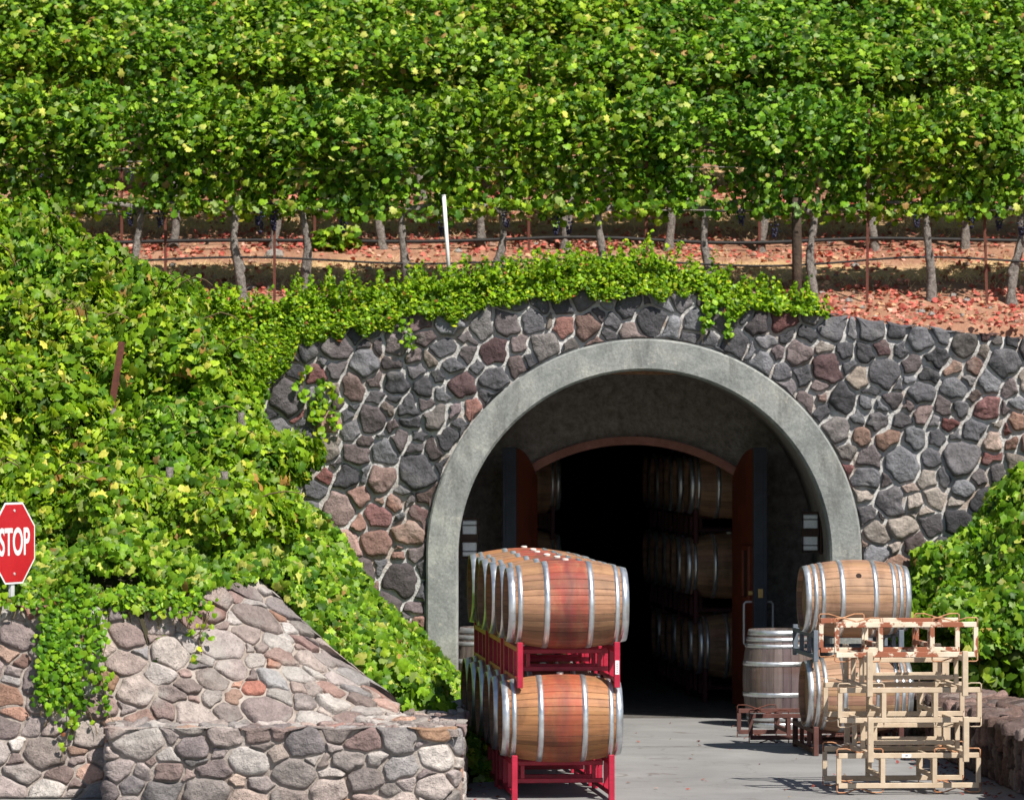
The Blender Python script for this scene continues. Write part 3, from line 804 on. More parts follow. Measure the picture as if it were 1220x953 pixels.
def vine_crown_mesh(name, seed, nshoot=88, z0=.96, z1=2.06, depth=.42, halfx=.62, cap=False):
    r = np.random.default_rng(seed); P = []; N = []; cc = r.uniform(-halfx, halfx, 7)
    for k in range(nshoot):
        x = (cc[k % 7]+r.normal(0, .09)) if r.random() < .6 else r.uniform(-halfx, halfx)*.9; y = r.normal(0, .04); z = z0+r.uniform(-.02, .12)
        top = z1-.12+(.07 if cap else .16)*sin((k % 7)*2.4+seed)+r.normal(0, .05 if cap else .08)
        s = r.choice([-1, 1]); dx = r.normal(0, .12); out = abs(r.normal(.20, .13)); droop = r.random() < .5
        n = int(34*(top-z)/1.2*r.uniform(.8, 1.15))
        for i in range(n):
            u = (i+.5)/n
            if cap: u = u**.62
            if cap:     # upright to chest height, then flaring out and hanging in a short skirt
                h = u*1.25; pz = z+(top-z)*min(1.0, h)-max(0, h-1)*1.5; py = y*.6+s*(.02+(out+.08)*3.0*max(0, h-.74)**.9)
            elif droop:   # arches over and hangs outside the row
                pz = z+(top-z)*(1.02*sin(min(u, .62)/.62*pi/2)-max(0, u-.62)*1.25); py = y+s*(.06+(out+.14)*max(0, u-.3)*1.35)
            else:
                pz = z+(top-z)*u; py = y+s*out*u*u
            px = x+dx*u+r.normal(0, .045); py += r.normal(0, .055); pz += r.normal(0, .03)
            P.append((px, max(-.62, min(.62, py)), pz)); N.append((r.normal(0, .4), s*(.35+.5*abs(py)), .15+.95*u))
    for k in range(9):      # long shoots standing clear of the top and leaning out
        x = r.uniform(-halfx, halfx); s = r.choice([-1, 1]); L = r.uniform(.15, .42); lx, lyy = r.normal(0, .5), s*r.uniform(0, .9)
        for i in range(int(L/.026)):
            d = i*.026; P.append((x+lx*d+r.normal(0, .02), s*.12+lyy*d+r.normal(0, .02), z1-.1+d*.9-d*d*.9)); N.append((r.normal(0, .5), s*.4, .8))
    for k in range(int(nshoot*2.2)):
        x = r.uniform(-halfx, halfx); u = abs(r.normal(0, .07))
        P.append((x, r.normal(0, .18), z0-u+.05)); N.append((0, r.choice([-1, 1])*.8, .4))
    P = np.array(P); 
    return leaves(name, P, N, r.uniform(.042, .092, len(P)), 'grape', LEAFPAL*1.1, LEAFW, r, None, 'mesh', .62)
def shoots_mesh(seed):
    r = random.Random(seed); b = MB()
    for k in range(9):
        x = r.uniform(-.5, .5); p = [(x+r.gauss(0, .02)*i, r.gauss(0, .03)*i, .9+i*.22) for i in range(6)]
        b.tube(p, [.007, .006, .005, .004, .003, .002], 4)
    return b
crowns = []; caps = []
for s in range(6):
    me = vine_crown_mesh('crown', 100+s, 92); me.materials.append(M['leaf']); crowns.append(me)
    me = vine_crown_mesh('crown', 140+s, 84, z1=2.32, cap=True); me.materials.append(M['leaf']); caps.append(me)
def trunk_mesh(seed, top=.97, arms=True):
    r = random.Random(seed); b = MB(); n = 11; p = []; q = []
    lx = r.uniform(-.07, .07); ph = r.uniform(0, 6); am = r.uniform(.012, .04)
    for i in range(n):
        u = i/(n-1); p.append((lx*(1-u)+am*sin(ph+u*6), am*.6*cos(ph+u*5), -.08+(top+.08)*u)); q.append(.052*(1-.35*u)*(1+.14*sin(u*23+ph))+(.012 if i < 2 else 0))
    b.tube(p, q, 9)
    b.tube([(p[3][0], p[3][1], p[3][2]), (p[3][0]+.03, .01, p[4][2]), (p[6][0]+.012, .012, p[6][2]), (p[8][0], 0, p[8][2])], [.02,.026,.024,.016], 7)
    for s in ((-1, 1) if arms else ()):
        b.tube([(p[-1][0], p[-1][1], top-.05), (s*.08, 0, top+.0), (s*.25, .01, top+.035), (s*.5, 0, top+.03)], [.036, .03, .024, .016], 7)
    return new_mesh('trunk', b.v, b.f, None, True)
trunks = []
for s in range(5):
    me = trunk_mesh(s+50); me.materials.append(M['bark']); trunks.append(me)
def grape_mesh(seed):
    r = random.Random(seed); b = MB()
    for k in range(34):
        u = r.random(); rad = .045*(1-u*.75); a = r.uniform(0, 2*pi)
        c = (rad*cos(a), rad*sin(a), -.17*u); R_ = r.uniform(.011, .014)
        vs = [(c[0]+R_*sin(t)*cos(f), c[1]+R_*sin(t)*sin(f), c[2]+R_*cos(t)) for t in (0.001, pi*.3, pi*.6, pi*.85) for f in (0, 1.26, 2.51, 3.77, 5.03)]
        fs = [(i*5+j, i*5+(j+1) % 5, (i+1)*5+(j+1) % 5, (i+1)*5+j) for i in range(3) for j in range(5)]
        b.add(vs, fs)
    b.tube([(0,0,0), (0,0,.06)], .003, 4)
    return new_mesh('grape_cluster', b.v, b.f, None, True)
gms = []
for s in range(3):
    me = grape_mesh(s); me.materials.append(M['grape']); gms.append(me)

def row_y(k): return 46.3+2.1*k
ORD = ['first','second','third','fourth','fifth','sixth','seventh','eighth','ninth','tenth','eleventh','twelfth','thirteenth','fourteenth','fifteenth','sixteenth','seventeenth','eighteenth','nineteenth','twentieth']
ROWN = ['front','second','third','fourth','fifth','sixth','seventh']
vcount = 0
def vine(x, k, label, group, grapes=True, sc=1.0, flip=False):
    global vcount
    y = row_y(k)+rnd.gauss(0, .03); z = hill_z(x, y)-.02
    t = empty('grapevine', label, 'grapevine', (x, y, z), (0, 0, pi if flip else rnd.gauss(0, .04)), group)
    t.scale = (sc, sc, sc)
    link('trunk', trunks[vcount % 5], None, t)
    c = link('crown', (caps if k else crowns)[vcount % 6], None, t); c.scale = (rnd.uniform(.92, 1.1), 1, rnd.uniform(.95, 1.05))
    if grapes:
        for j in range(rnd.choice([1, 2, 2, 3])):
            g = link('grape_cluster', gms[rnd.randrange(3)], None, t); g.location = (rnd.uniform(-.45, .45), -rnd.uniform(.04, .16)*(1 if not flip else -1), rnd.uniform(.84, .95))
    vcount += 1
    return t
row0 = [(-195,''),(-78,''),(45,''),(165,''),(280,''),(363,''),(480,''),(598,''),(715,''),(840,''),(968,''),(1105,''),(1215,''),(1330,''),(1445,'')]
lab0 = ['grapevine at the far left end of the front row', 'grapevine next to the left end of the front row above the bank', 'grapevine third from left in front row behind the left bank foliage',
 'grapevine in front row just left of the thin rusty stake on the left', 'front row grapevine with a twisted trunk near the left thin stake',
 'slender straight front row grapevine right of the left rusty stake', 'front row grapevine left of the white pipe',
 'front row grapevine just right of the white pipe', 'front row grapevine above the crown of the stone arch',
 'front row grapevine behind the right part of the ivy hedge', 'thick front row grapevine touching the dark wooden post',
 'front row grapevine standing alone in red leaf litter at right', 'front row grapevine at the right edge above the stone wall','grapevine second from the right end of the front row', 'grapevine furthest right in the front row']
for (px, _), lb in zip(row0, lab0): vine(PX(px, row_y(0)), 0, lb, 'grapevines of the front vineyard row', flip=rnd.random() < .5)
row1 = [-170, -60,  80, 205, 335, 453, 568, 683, 795, 915, 1040, 1145, 1255, 1370]
for i, px in enumerate(row1):
    vine(PX(px, row_y(1)), 1, f'{ORD[i]} grapevine from the left in the second vineyard row', 'grapevines of the second vineyard row', flip=rnd.random() < .5)
for k in range(2, 6):
    n = 15 if k < 4 else 16; half = (F*0+640)/F*row_y(k)
    for i in range(n):
        x = -half-1.2+(2*half+2.4)*(i+.5)/n+rnd.gauss(0, .06)
        vine(x, k, f'{ORD[i]} grapevine from the left in the {ROWN[k]} vineyard row up the slope', f'grapevines of the {ROWN[k]} vineyard row', grapes=False, sc=rnd.uniform(.96, 1.06), flip=rnd.random() < .5)

# stakes, post, pipe, hoses, wires
def stake(px, k, h, label, lean=0, mat_='rust'):
    y = row_y(k)-.04; x = PX(px, y); z = hill_z(x, y)
    b = MB(); R_ = Matrix.Rotation(lean, 3, 'Y')
    b.box(R_ @ Vector((0, 0, h/2-.1)), (.028, .006, h+.2), R_); b.box(R_ @ Vector((0, .014, h/2-.1)), (.006, .022, h+.2), R_)
    for q in range(7): b.box(R_ @ Vector((.017, -.002, .4+q*.24)), (.012, .008, .02), R_)
    o = b.build('vineyard_stake', M[mat_]); o.location = (x, y, z)
    tag(o, label, 'stake', 'thin rusty metal stakes in the vine rows')
for px, k, lb, ln in ((327, 0, 'thin rusty stake in front row left of the white pipe', 0), (197, 0, 'thin rusty stake rising out of the left bank foliage', 0), (770, 0, 'thin rusty stake above the arch crown', 0),
                  (1033, 0, 'thin rusty stake right of the dark wooden post', .01), (1176, 0, 'thin rusty stake nearest the right edge of the hill', -.03),
                  (145, 1, 'thin rusty stake in second row at far left', 0), (375, 1, 'thin rusty stake in second row behind the small green sprout', 0), (630, 1, 'thin rusty stake in second row right of the white pipe', 0), (905, 1, 'thin rusty stake in second row left of the wooden post', 0), (1105,1,'thin rusty stake in second row at right',0)):
    stake(px, k, 1.95, lb, ln)
y = row_y(0)-.14; x = PX(949, y); b = MB()
b.tube([(0,0,-.2), (.005,0,.5), (0,0,.8), (.004,0,1.1)], [.052,.05,.05,.047], 12)
o = b.build('wooden_post', M['post_wood'], None, True); o.location = (x, y, hill_z(x, y)); tag(o, 'thick dark weathered wooden post in the front vine row', 'post')
y = 45.75; x = PX(536, y); b = MB()
b.tube([(0,0,-.1), (-.06,0,.80)], .019, 12); b.tube([(-.06,0,.80), (-.061,0,.81)], .022, 12)
o = b.build('white_pipe', M['white_metal'], None, True); o.location = (x, y, PZ(330, y)); tag(o, 'plain white plastic pipe leaning slightly above the ivy hedge', 'pipe')
b = MB(); b.box((0,0,.2), (.06,.008,.95)); b.box((.0,.02,.2), (.008,.035,.95))
for q in range(4): b.box((.032, 0, -.1+q*.2), (.012,.01,.03))
o = b.build('vineyard_stake', M['rust']); yy = 40.9; o.location = (PX(131, yy), yy, PZ(505, yy)+.06); o.rotation_euler = (0, radians(9), 0)
tag(o, 'wide rusty steel stake leaning in the foliage of the left bank', 'stake')
def line(name, k, h, r_, mat_, label, cat, sag=.05, amp=.02, dy=-.03):
    b = MB(); p = []; x = -6.5
    y = row_y(k)+dy
    while x < 7.0:
        p.append((x, y+.01*sin(x*2), hill_z(x, y)*0+4.17+SLOPE*(y-46.3)+h+amp*sin(x*1.9+k)+sag*mn.noise((x*.5, k, h)))); x += .22
    b.tube(p, r_, 6); tag(b.build(name, M[mat_], None, True), label, cat)
line('drip_hose', 0, .42, .011, 'hose', 'thin black drip hose strung along the front vine row', 'hose')
line('drip_hose', 1, .10, .02, 'hose', 'thick black hose lying low along the second vine row', 'hose')
line('drip_hose', 1, .42, .011, 'hose', 'thin black drip hose strung along the second vine row', 'hose')
line('trellis_wire', 0, .93, .006, 'wire', 'trellis wire carrying the front vine row', 'wire', .02, .0)
line('trellis_wire', 1, .93, .006, 'wire', 'trellis wire carrying the second vine row', 'wire', .02, .0)
line('trellis_wire', 0, 1.35, .004, 'wire', 'upper trellis wire in the front vine row foliage', 'wire', .02, .0)

# litter and dry grass
r = np.random.default_rng(3); P = []; N = []
while len(P) < 9000:
    x = r.uniform(-5.5, 6.5); y = r.uniform(45.2, 51.5)
    d = min(abs(y-row_y(k)-.0) for k in range(3)); dd = (y-46.3) % 2.1
    dens = (.95 if (dd < .55 or dd > 1.75) else .22)*(.15+1.3*max(0, mn.noise((x*1.3, y*1.7, 4))+.35))
    if y < 46.4 and x > 2.0: dens = max(dens, .62)
    if r.random() < dens: P.append((x, y, hill_z(x, y)+r.uniform(.006, .035))); N.append((0, -.3, 1))
tag(leaves('leaf_litter', P, N, r.uniform(.028, .07, len(P)), 'mid', REDPAL, REDW, r, M['litter'], None, .5, 0), 'fallen red vine leaves on the soil', kind='stuff')
b = MB(); rr = random.Random(4); V = []; T = []; C = []
for i in range(14000):
    x = rr.uniform(-5.5, 6.5); y = rr.choice([47.35, 49.45, 51.5])+rr.gauss(0, .33)
    if mn.noise((x*.8, y, 1)) < -.25: continue
    z = hill_z(x, y); a = rr.uniform(0, 6.28); h = rr.uniform(.03, .09); w = .004; lx, ly = cos(a)*h*rr.uniform(.3, 1.6), sin(a)*h*rr.uniform(.3, 1.6)
    n0 = len(V); V += [(x-w, y, z), (x+w, y, z), (x+lx, y+ly, z+h)]; T.append((n0, n0+1, n0+2)); c = rr.uniform(.7, 1.2); C += [(.58*c, .43*c, .22*c)]*3
tag(link('dry_grass', tri_mesh('dry_grass', V, T, np.array(C)), M['litter']), 'dry straw grass between the vine rows', kind='stuff')
r = np.random.default_rng(33); P = []; N = []
for i in range(300):
    if i < 190: y = r.uniform(36.5, 44.5); x = np.interp(y, [34, 37.1, 39.1, 41.4, 44.8], [4.28, 4.11, 3.98, 3.8, 3.5])-.07-abs(r.normal(0, .25))
    elif i < 240: y = r.uniform(36.3, 44.8); x = -.36+abs(r.normal(0, .12))
    else: x = r.uniform(-.3, 4.0); y = r.uniform(35.8, 45.5)
    P.append((x, y, .012)); N.append((0, 0, 1))
tag(leaves('leaf_litter', P, N, r.uniform(.018, .042, len(P)), 'mid', REDPAL*.8, REDW, r, M['litter'], None, .35, 0), 'dry leaves blown over the concrete pavement', kind='stuff')
# rocks and clods on the soil
V=[];Fc=[];C=[]
b = MB()
for i in range(420):
    x = rr.uniform(-5.5, 6.5); y = 45.5+rr.random()**1.3*4; s = rr.uniform(.012, .05)*(2 if rr.random() < .04 else 1); z = hill_z(x, y)
    vs = []
    for t_ in (.01, .9, 1.7, 2.6):
        for f_ in range(6): q = s*rr.uniform(.75, 1.2); vs.append((x+q*sin(t_)*cos(f_*1.05), y+q*sin(t_)*sin(f_*1.05), z+q*.7*cos(t_)+s*.2))
    c = rr.choice([(.28,.15,.10), (.35,.22,.16), (.3,.28,.26)])
    b.add(vs, [(a*6+k, a*6+(k+1) % 6, (a+1)*6+(k+1) % 6, (a+1)*6+k) for a in range(3) for k in range(6)]+[tuple(range(6))], c)
tag(b.build('soil_clods', M['stone_light'], None, False, True), 'small stones and clods in the red soil', kind='stuff')

# ------------------------------------------------------------------ ivy and bank foliage
def surf_n(zf, x, y, e=.15):
    return Vector((-(zf(x+e, y)-zf(x-e, y))/(2*e), -(zf(x, y+e)-zf(x, y-e))/(2*e), 1)).normalized()
def cover(name, zf, sample, n, thick, sz, kind, pal, w, matl, seed, jit=.55, base=None):
    r = np.random.default_rng(seed); P = []; N = []
    while len(P) < n:
        x, y = sample(r)
        if x is None: continue
        th = thick(x, y)
        if th <= 0: continue
        nn = surf_n(zf, x, y); lump = .45+.75*(mn.noise((x*1.7, y*1.7, seed))+.45*mn.noise((x*4.5, y*4.5, seed)))
        t = th*max(.08, lump)*(1-.45*r.random()**1.7)
        p = Vector((x, y, zf(x, y)))+nn*t*.8+Vector((0, 0, t*.35))
        P.append(tuple(p)); lx = mn.noise((x*1.7+.2, y*1.7, seed))-mn.noise((x*1.7-.2, y*1.7, seed))
        N.append((nn.x*.6-lx*1.2, nn.y-.75, nn.z*.6))
    P = np.array(P)
    return leaves(name, P, N, r.uniform(sz[0], sz[1], len(P)), kind, pal, w, r, matl, None, jit)
# ground creeper on the bank
def samp_bank(r):
    x = -.2-6.2*r.random()**1.25; y = r.uniform(36.95, 45.3)
    if x > -2.8:   # keep the cone clear
        if y < np.interp(x, [-2.8, -2.78, -2.10, -.9, -.2], [37.15, 37.15, 38.2, 38.15, 38.3]): return None, None
    return x, y
def th_bank(x, y):
    t = .30 if x > -2.6 else .42
    if x > -1: t = .24
    if y < 37.3: t = .16
    return t
o = cover('bank_creeper', bank_z, samp_bank, 52000, th_bank, (.045, .11), 'grape', LEAFPAL*np.array([1.18, 1.12, .9]), LEAFW, M['leaf'], 61, .7)
tag(o, 'bright green creeper and vine leaves covering the left bank', kind='stuff')
# sprawling vines on the left bank
def bush_mesh(seed, rx=.78, ry=.6, h=1.5, n=2500):
    r = np.random.default_rng(seed); P = []; N = []
    for i in range(n):
        u = r.random(); a = r.uniform(0, 2*pi); z = h*u
        prof = sqrt(max(.02, 1-(max(0, (z/h-.35))/.68)**2))
        k = 1-.5*r.random()**2
        lump = .82+.45*mn.noise((cos(a)*1.6+seed, sin(a)*1.6, z*2.2))
        x = cos(a)*rx*prof*k*lump; y = sin(a)*ry*prof*k*lump
        P.append((x, y, z*(.92+.2*mn.noise((x*2, y*2, seed)))+r.normal(0, .03))); N.append((cos(a)*.7, sin(a)*.7, .35+.4*(z/h)))
    P = np.array(P); return leaves('crown', P, N, r.uniform(.045, .12, n), 'grape', LEAFPAL*np.array([1.16, 1.1, .9]), LEAFW, r, None, 'mesh', .65)
bushes = {}
for hh in (.5, .75, 1.05, 1.4, 1.9):
    for s in range(2):
        me = bush_mesh(200+s*7+int(hh*10), h=hh, n=int(1600+2200*hh)); me.materials.append(M['leaf']); bushes[(hh, s)] = me
tr2 = trunk_mesh(77, .6, False); tr2.materials.append(M['bark'])
bpos = []  # (px, py of top, Y, scale)
for line_i, (Y, arr) in enumerate([(44.6, [(-40, 205), (25, 232), (88, 262)]), (43.4, [(-30, 255), (40, 268), (105, 285), (172, 312)]), (42.0, [(-45, 330), (30, 335), (110, 340), (190, 352), (240,385)]),
                   (40.5, [(-30, 420), (50, 430), (135, 512), (215, 470), (285, 520)]), (38.9, [(-35, 530), (45, 535), (130, 555), (205, 590), (268, 640)])]):
    for i, (px, py) in enumerate(arr):
        x = PX(px, Y); zt = PZ(py, Y); zb = bank_z(x, Y)
        hgt = max(.5, zt-zb)
        t = empty('grapevine', f'sprawling leafy grapevine on the left bank, {ORD[i]} from left in the {["uppermost","second","middle","fourth","lowest"][line_i]} line', 'grapevine', (x, Y, zb), (0, 0, rnd.uniform(0, 6.28)), 'sprawling grapevines on the left bank')
        hb = min((.5, .75, 1.05, 1.4, 1.9), key=lambda q: abs(q-hgt)); s = min(1.15, hgt/hb)
        c = link('crown', bushes[(hb, (i+line_i) % 2)], None, t); c.scale = (.95, .95, s)
        q = link('trunk', tr2, None, t); q.scale = (1, 1, min(1, s))
        for cn in range(3):
            bb = MB(); a = rnd.uniform(3.4, 6.0)-t.rotation_euler.z; L = rnd.uniform(.6, .8)
            bb.tube([(cos(a)*L*u, sin(a)*L*u, hgt*(.35+.52*sin(u*2.1))) for u in (.15, .35, .55, .75, .9, 1.0)], [.009, .008, .007, .006, .004, .003], 5)
            bb.build('cane', M['stem'], t, True)

# ivy hedge along the top of the stone wall
r = np.random.default_rng(8); P = []; N = []
HX = [PX(p, 45.2) for p in (150, 220, 300, 335, 360, 420, 500, 600, 700, 770, 850, 920, 985)]
HT = [PZ(p, 45.2) for p in (354, 360, 368, 362, 357, 350, 341, 330, 311, 310, 336, 355, 373)]   # foliage top
HB = [PZ(p, 45.2) for p in (480, 480, 476, 448, 412, 394, 380, 364, 352, 348, 362, 374, 374)]   # hanging edge
while len(P) < 34000:
    x = r.uniform(HX[0], HX[-1]); zt = np.interp(x, HX, HT); zb = np.interp(x, HX, HB)
    zt += .10*mn.noise((x*3, 0, 1))+.07*mn.noise((x*9, 0, 1)); zb += .13*mn.noise((x*2.6, 0, 5))+.10*mn.noise((x*8, 1, 5))
    if r.random() > (zt-zb)/.8+.15: continue
    u = r.random(); z = zb+(zt-zb)*u
    wall = ftop(x)
    dep = .22+.10*mn.noise((x*2.2, z*3, 3))
    if z < wall: y = 44.97-dep*.55*sin(pi*min(1, .2+.8*u))*(1-.6*r.random()**2)
    else: y = 45.05-dep*.7*cos((z-wall)/(zt-wall+.01)*1.4)+r.random()**2*.55
    P.append((x, y, z+r.normal(0, .015))); N.append((0, -.8, .55+.4*u))
for q in range(620):   # upright sprigs
    x = r.uniform(HX[0], HX[-1]); zt = np.interp(x, HX, HT)+.08*mn.noise((x*3, 0, 1))-.05; y = r.uniform(44.85, 45.5); L = abs(r.normal(.10, .08))+.04; dx = r.normal(0, .3)
    for i in range(int(L/.014)): P.append((x+dx*i*.014+r.normal(0, .014), y+r.normal(0, .014), zt+i*.014)); N.append((r.normal(0, .5), -.5, .6))
P = np.array(P)
hd = leaves('ivy', P, N, r.uniform(.024, .055, len(P)), 'mid', IVYPAL*np.array([1.15, 1.05, 1]), IVYW, r, M['ivy'], None, .75)
tag(hd, 'low bright green ivy hedge spilling over the top of the tall stone wall', 'ivy')
def strands(name, starts, seed, length, sz, label, face_y, back=None, spread=.03, dens=.022, pal=IVYPAL):
    r = random.Random(seed); P = []; N = []; b = MB()
    for (x, z) in starts:
        L = length*r.uniform(.5, 1.2); n = int(L/.06)+2; p = []; dx = r.gauss(0, .1)
        cx = x
        for i in range(n):
            cx += dx*.06+r.gauss(0, spread*.5); p.append((cx, face_y(cx, z-i*.06)-.02, z-i*.06))
        b.tube(p, .003, 4)
        for i in range(int(L/dens)):
            q = p[min(n-1, int(i*dens/.06))]
            P.append((q[0]+r.gauss(0, spread), q[1]-r.uniform(.02, .06), q[2]+r.gauss(0, .02))); N.append((r.gauss(0, .3), -1, .45))
    t = empty(name, label, 'ivy', P[0]); 
    rg = np.random.default_rng(seed); P = np.array(P)-np.array(P[0]); 
    leaves('foliage', P, N, rg.uniform(sz[0], sz[1], len(P)), 'mid', pal, IVYW, rg, M['ivy'], t, .4)
    o = b.build('stem', M['stem'], t); o.location = tuple(-Vector(t.location))
fy = lambda x, z: YF-.06
strands('ivy_tendril', [(PX(p, YF), PZ(q, YF)) for p, q in ((852,352),(848,356),(862,360),(875,360),(845,350))], 3, .55, (.04, .07), 'wispy ivy tendrils hanging over the stones above the arch', fy)
strands('ivy_tendril', [(PX(p, YF), PZ(q, YF)) for p, q in ((385,455),(392,460),(376,480),(365,440))], 5, .5, (.05, .08), 'ivy tendrils hanging beside the reddish stone at the left of the tall wall', fy)
strands('ivy_tendril', [(PX(p, YF), PZ(q, YF)) for p, q in ((488,384),(482,380))], 6, .3, (.04, .06), 'short ivy tendril hanging left of the arch below the hedge', fy)
ly = lambda x, z: 36.6+.35*max(0, min(1.5, z))/1.5-.06
st = []
rs = random.Random(12)
for i in range(34):
    p = rs.gauss(74, 15); st.append((PX(p, 36.8), PZ(715+rs.uniform(-15, 30), 36.8)))
strands('ivy', st, 13, .80, (.03, .07), 'thick ivy curtain hanging down the low wall near the stop sign', ly, spread=.035)
st = [(PX(rs.uniform(-40, 40), 36.8), PZ(715+rs.uniform(-12, 6), 36.8)) for i in range(26)]
strands('ivy', st, 14, .10, (.03, .065), 'ivy fringe on the low wall under the stop sign', ly, spread=.04)
st = [(PX(rs.uniform(100, 240), 36.9), PZ(712+rs.uniform(-10, 6), 36.9)) for i in range(60)]
strands('ivy', st, 15, .17, (.03, .065), 'ivy fringe lapping over the low wall between curtain and cone', lambda x, z: 36.9+.2*max(0, min(1.5, z))/1.5-.06, spread=.045)
st = [(PX(p, 37.2), PZ(q, 37.2)) for p, q in ((222,722),(236,735),(250,715),(228,700),(243,745),(205,720))]
strands('ivy_tendril', st, 17, .5, (.04, .06), 'thin ivy tendrils straggling over the cone stones', lambda x, z: 36.95+.4*max(0, min(1.5, z-.3))-.1, spread=.06, dens=.05)
st = [(PX(p, 36.9), PZ(q, 36.9)) for p, q in ((92,830),(100,820),(84,825),(96,850))]
strands('ivy_tendril', st, 19, .3, (.035, .055), 'last sparse ivy shoots at the foot of the hanging curtain', ly, spread=.05, dens=.04)

# ivy bush on the right behind the garden wall
def rb_z(x, y):
    return .5+float(np.interp(x, [3.55, 3.9, 4.15, 4.5, 5.0, 5.6, 8], [.02, .55, 1.05, 1.35, 1.75, 2.0, 2.3]))*float(np.interp(y, [41.4, 41.9, 42.6, 43.6, 44.8], [.0, .45, .8, 1.0, 1.0]))
def samp_rb(r):
    x = 3.75+3.0*r.random()**1.2; y = r.uniform(41.7, 44.9)
    lim = np.interp(y, [41.7, 43, 45], [4.15, 3.85, 3.68])
    return (x, y) if x > lim else (None, None)
t = empty('ivy_bush', 'big glossy ivy bush climbing the wall behind the right stone kerb', 'ivy', (4.6, 43, .5))
o = cover('foliage', rb_z, samp_rb, 11000, lambda x, y: .36, (.07, .15), 'grape', LEAFPAL*np.array([.85, .95, .9]), LEAFW, M['leaf'], 71, .65)
o.parent = t; at0(o, t)
b = MB()
for i in range(14):
    x = 3.9+i*.18; b.tube([(x, 43.3, .45), (x+rr.gauss(0, .05), 43.4, 1.0), (x+rr.gauss(0, .1), 43.8, .4+rb_z(x, 43.8)*.7)], [.02, .015, .008], 5)
o = b.build('stem', M['stem'], t); at0(o, t)
# inner mass of leaves so that no gap opens under the shell
r = np.random.default_rng(72); P = []; N = []
while len(P) < 6000:
    x, y = samp_rb(r)
    if x is None: continue
    z = .5+(rb_z(x, y)-.5)*r.random(); P.append((x, y, z)); N.append((-.4, -.7, .4))
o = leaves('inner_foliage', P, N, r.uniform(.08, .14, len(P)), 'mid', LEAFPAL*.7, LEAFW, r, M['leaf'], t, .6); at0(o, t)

# ivy spilling against the left leg of the arch
r = np.random.default_rng(81); P = []; N = []
while len(P) < 2600:
    px = r.uniform(455, 552); y = r.uniform(38.4, 40.5)
    x = PX(px, y); top = np.interp(px, [455, 480, 510, 535, 552], [1.15, .98, .78, .58, .42])+.10*mn.noise((px*.06, y, 2))
    z = .25+(top-.25)*(1-.7*r.random()**1.6); P.append((x, y-.25*r.random(), z)); N.append((.3, -.7, .5))
o = leaves('ivy', P, N, r.uniform(.07, .13, len(P)), 'grape', LEAFPAL*np.array([1, 1.05, 1]), LEAFW, r, M['leaf'], None, .5)
tag(o, 'ivy clump spilling onto the rounded kerb wall end beside the arch leg', 'ivy')
# small sprout in the vineyard
yy = 48.3; t = empty('vine_sprout', 'small green vine sprout growing alone in the red soil', 'plant', (PX(402, yy), yy, hill_z(PX(402, yy), yy)))
r = np.random.default_rng(9); a = r.uniform(0, 2*pi, 130); k = r.random(130)**.6*.24; P = np.stack([k*cos(1)*0+k*np.cos(a)*1.05, k*np.sin(a)*.6, .03+r.random(130)*.24*(1-k)], 1)
leaves('foliage', P, np.stack([np.cos(a)*.5, np.sin(a)*.5-.3, np.full(130, .8)], 1), r.uniform(.07, .11, 130), 'grape', LEAFPAL, LEAFW, r, M['leaf'], t)
b = MB()
for k in range(5): b.tube([(0,0,-.02), (rr.gauss(0,.05), rr.gauss(0,.04), .12), (rr.gauss(0,.12), rr.gauss(0,.06), .2)], .005, 5)
b.build('stem', M['stem'], t)

# ------------------------------------------------------------------ barrels
BL, RB, RH = .95, .35, .287
def brad(x): return RB-(RB-RH)*(abs(2*x/BL))**1.9
def stave_mesh(seed, nst=30, tonev=.16):
    r = random.Random(seed); b = MB(); xs_ = [-.475,-.44,-.39,-.32,-.24,-.16,-.08,0,.08,.16,.24,.32,.39,.44,.475]
    a0 = 0; ws = [r.uniform(.75, 1.3) for _ in range(nst)]; tot = sum(ws)
    for w in ws:
        da = 2*pi*w/tot; c = 1+r.gauss(0, tonev*.8); col = (c, c*(1+r.gauss(0, .03)), c*(1+r.gauss(0, .04))); g = .0022
        vs = []
        for x in xs_:
            R_ = brad(x)
            for (aa, dr) in ((g/R_*.4, -.003), (g/R_*1.4, 0), (da*.5, .0010), (da-g/R_*1.4, 0), (da-g/R_*.4, -.003)):
                a = a0+aa; vs.append((x, (R_+dr)*cos(a), (R_+dr)*sin(a)))
        fs = [(i*5+k, i*5+k+1, (i+1)*5+k+1, (i+1)*5+k) for i in range(len(xs_)-1) for k in range(4)]
        b.add(vs, fs, col)
        # stave end and chime
        for sx, base in ((-1, 0), (1, (len(xs_)-1)*5)):
            R_ = brad(.475); v2 = []
            for aa in (.5*g/R_, da-.5*g/R_):
                a = a0+aa; v2 += [(sx*.475, (R_-.006)*cos(a), (R_-.006)*sin(a)), (sx*.475, (R_-.028)*cos(a), (R_-.028)*sin(a)), (sx*.43, (R_-.03)*cos(a), (R_-.03)*sin(a))]
            b.add(v2, [(0,3,4,1)[::-sx], (1,4,5,2)[::-sx]], tuple(q*.9 for q in col))
        a0 += da
    b2 = MB()
    # dark core so no light leaks between staves
    n = 40; vs = []
    for x in xs_: vs += [(x*.985, (brad(x)-.0045)*cos(2*pi*k/n), (brad(x)-.0045)*sin(2*pi*k/n)) for k in range(n)]
    b.add(vs, [(i*n+k, i*n+(k+1) % n, (i+1)*n+(k+1) % n, (i+1)*n+k) for i in range(len(xs_)-1) for k in range(n)], (.25, .22, .2))
    return b
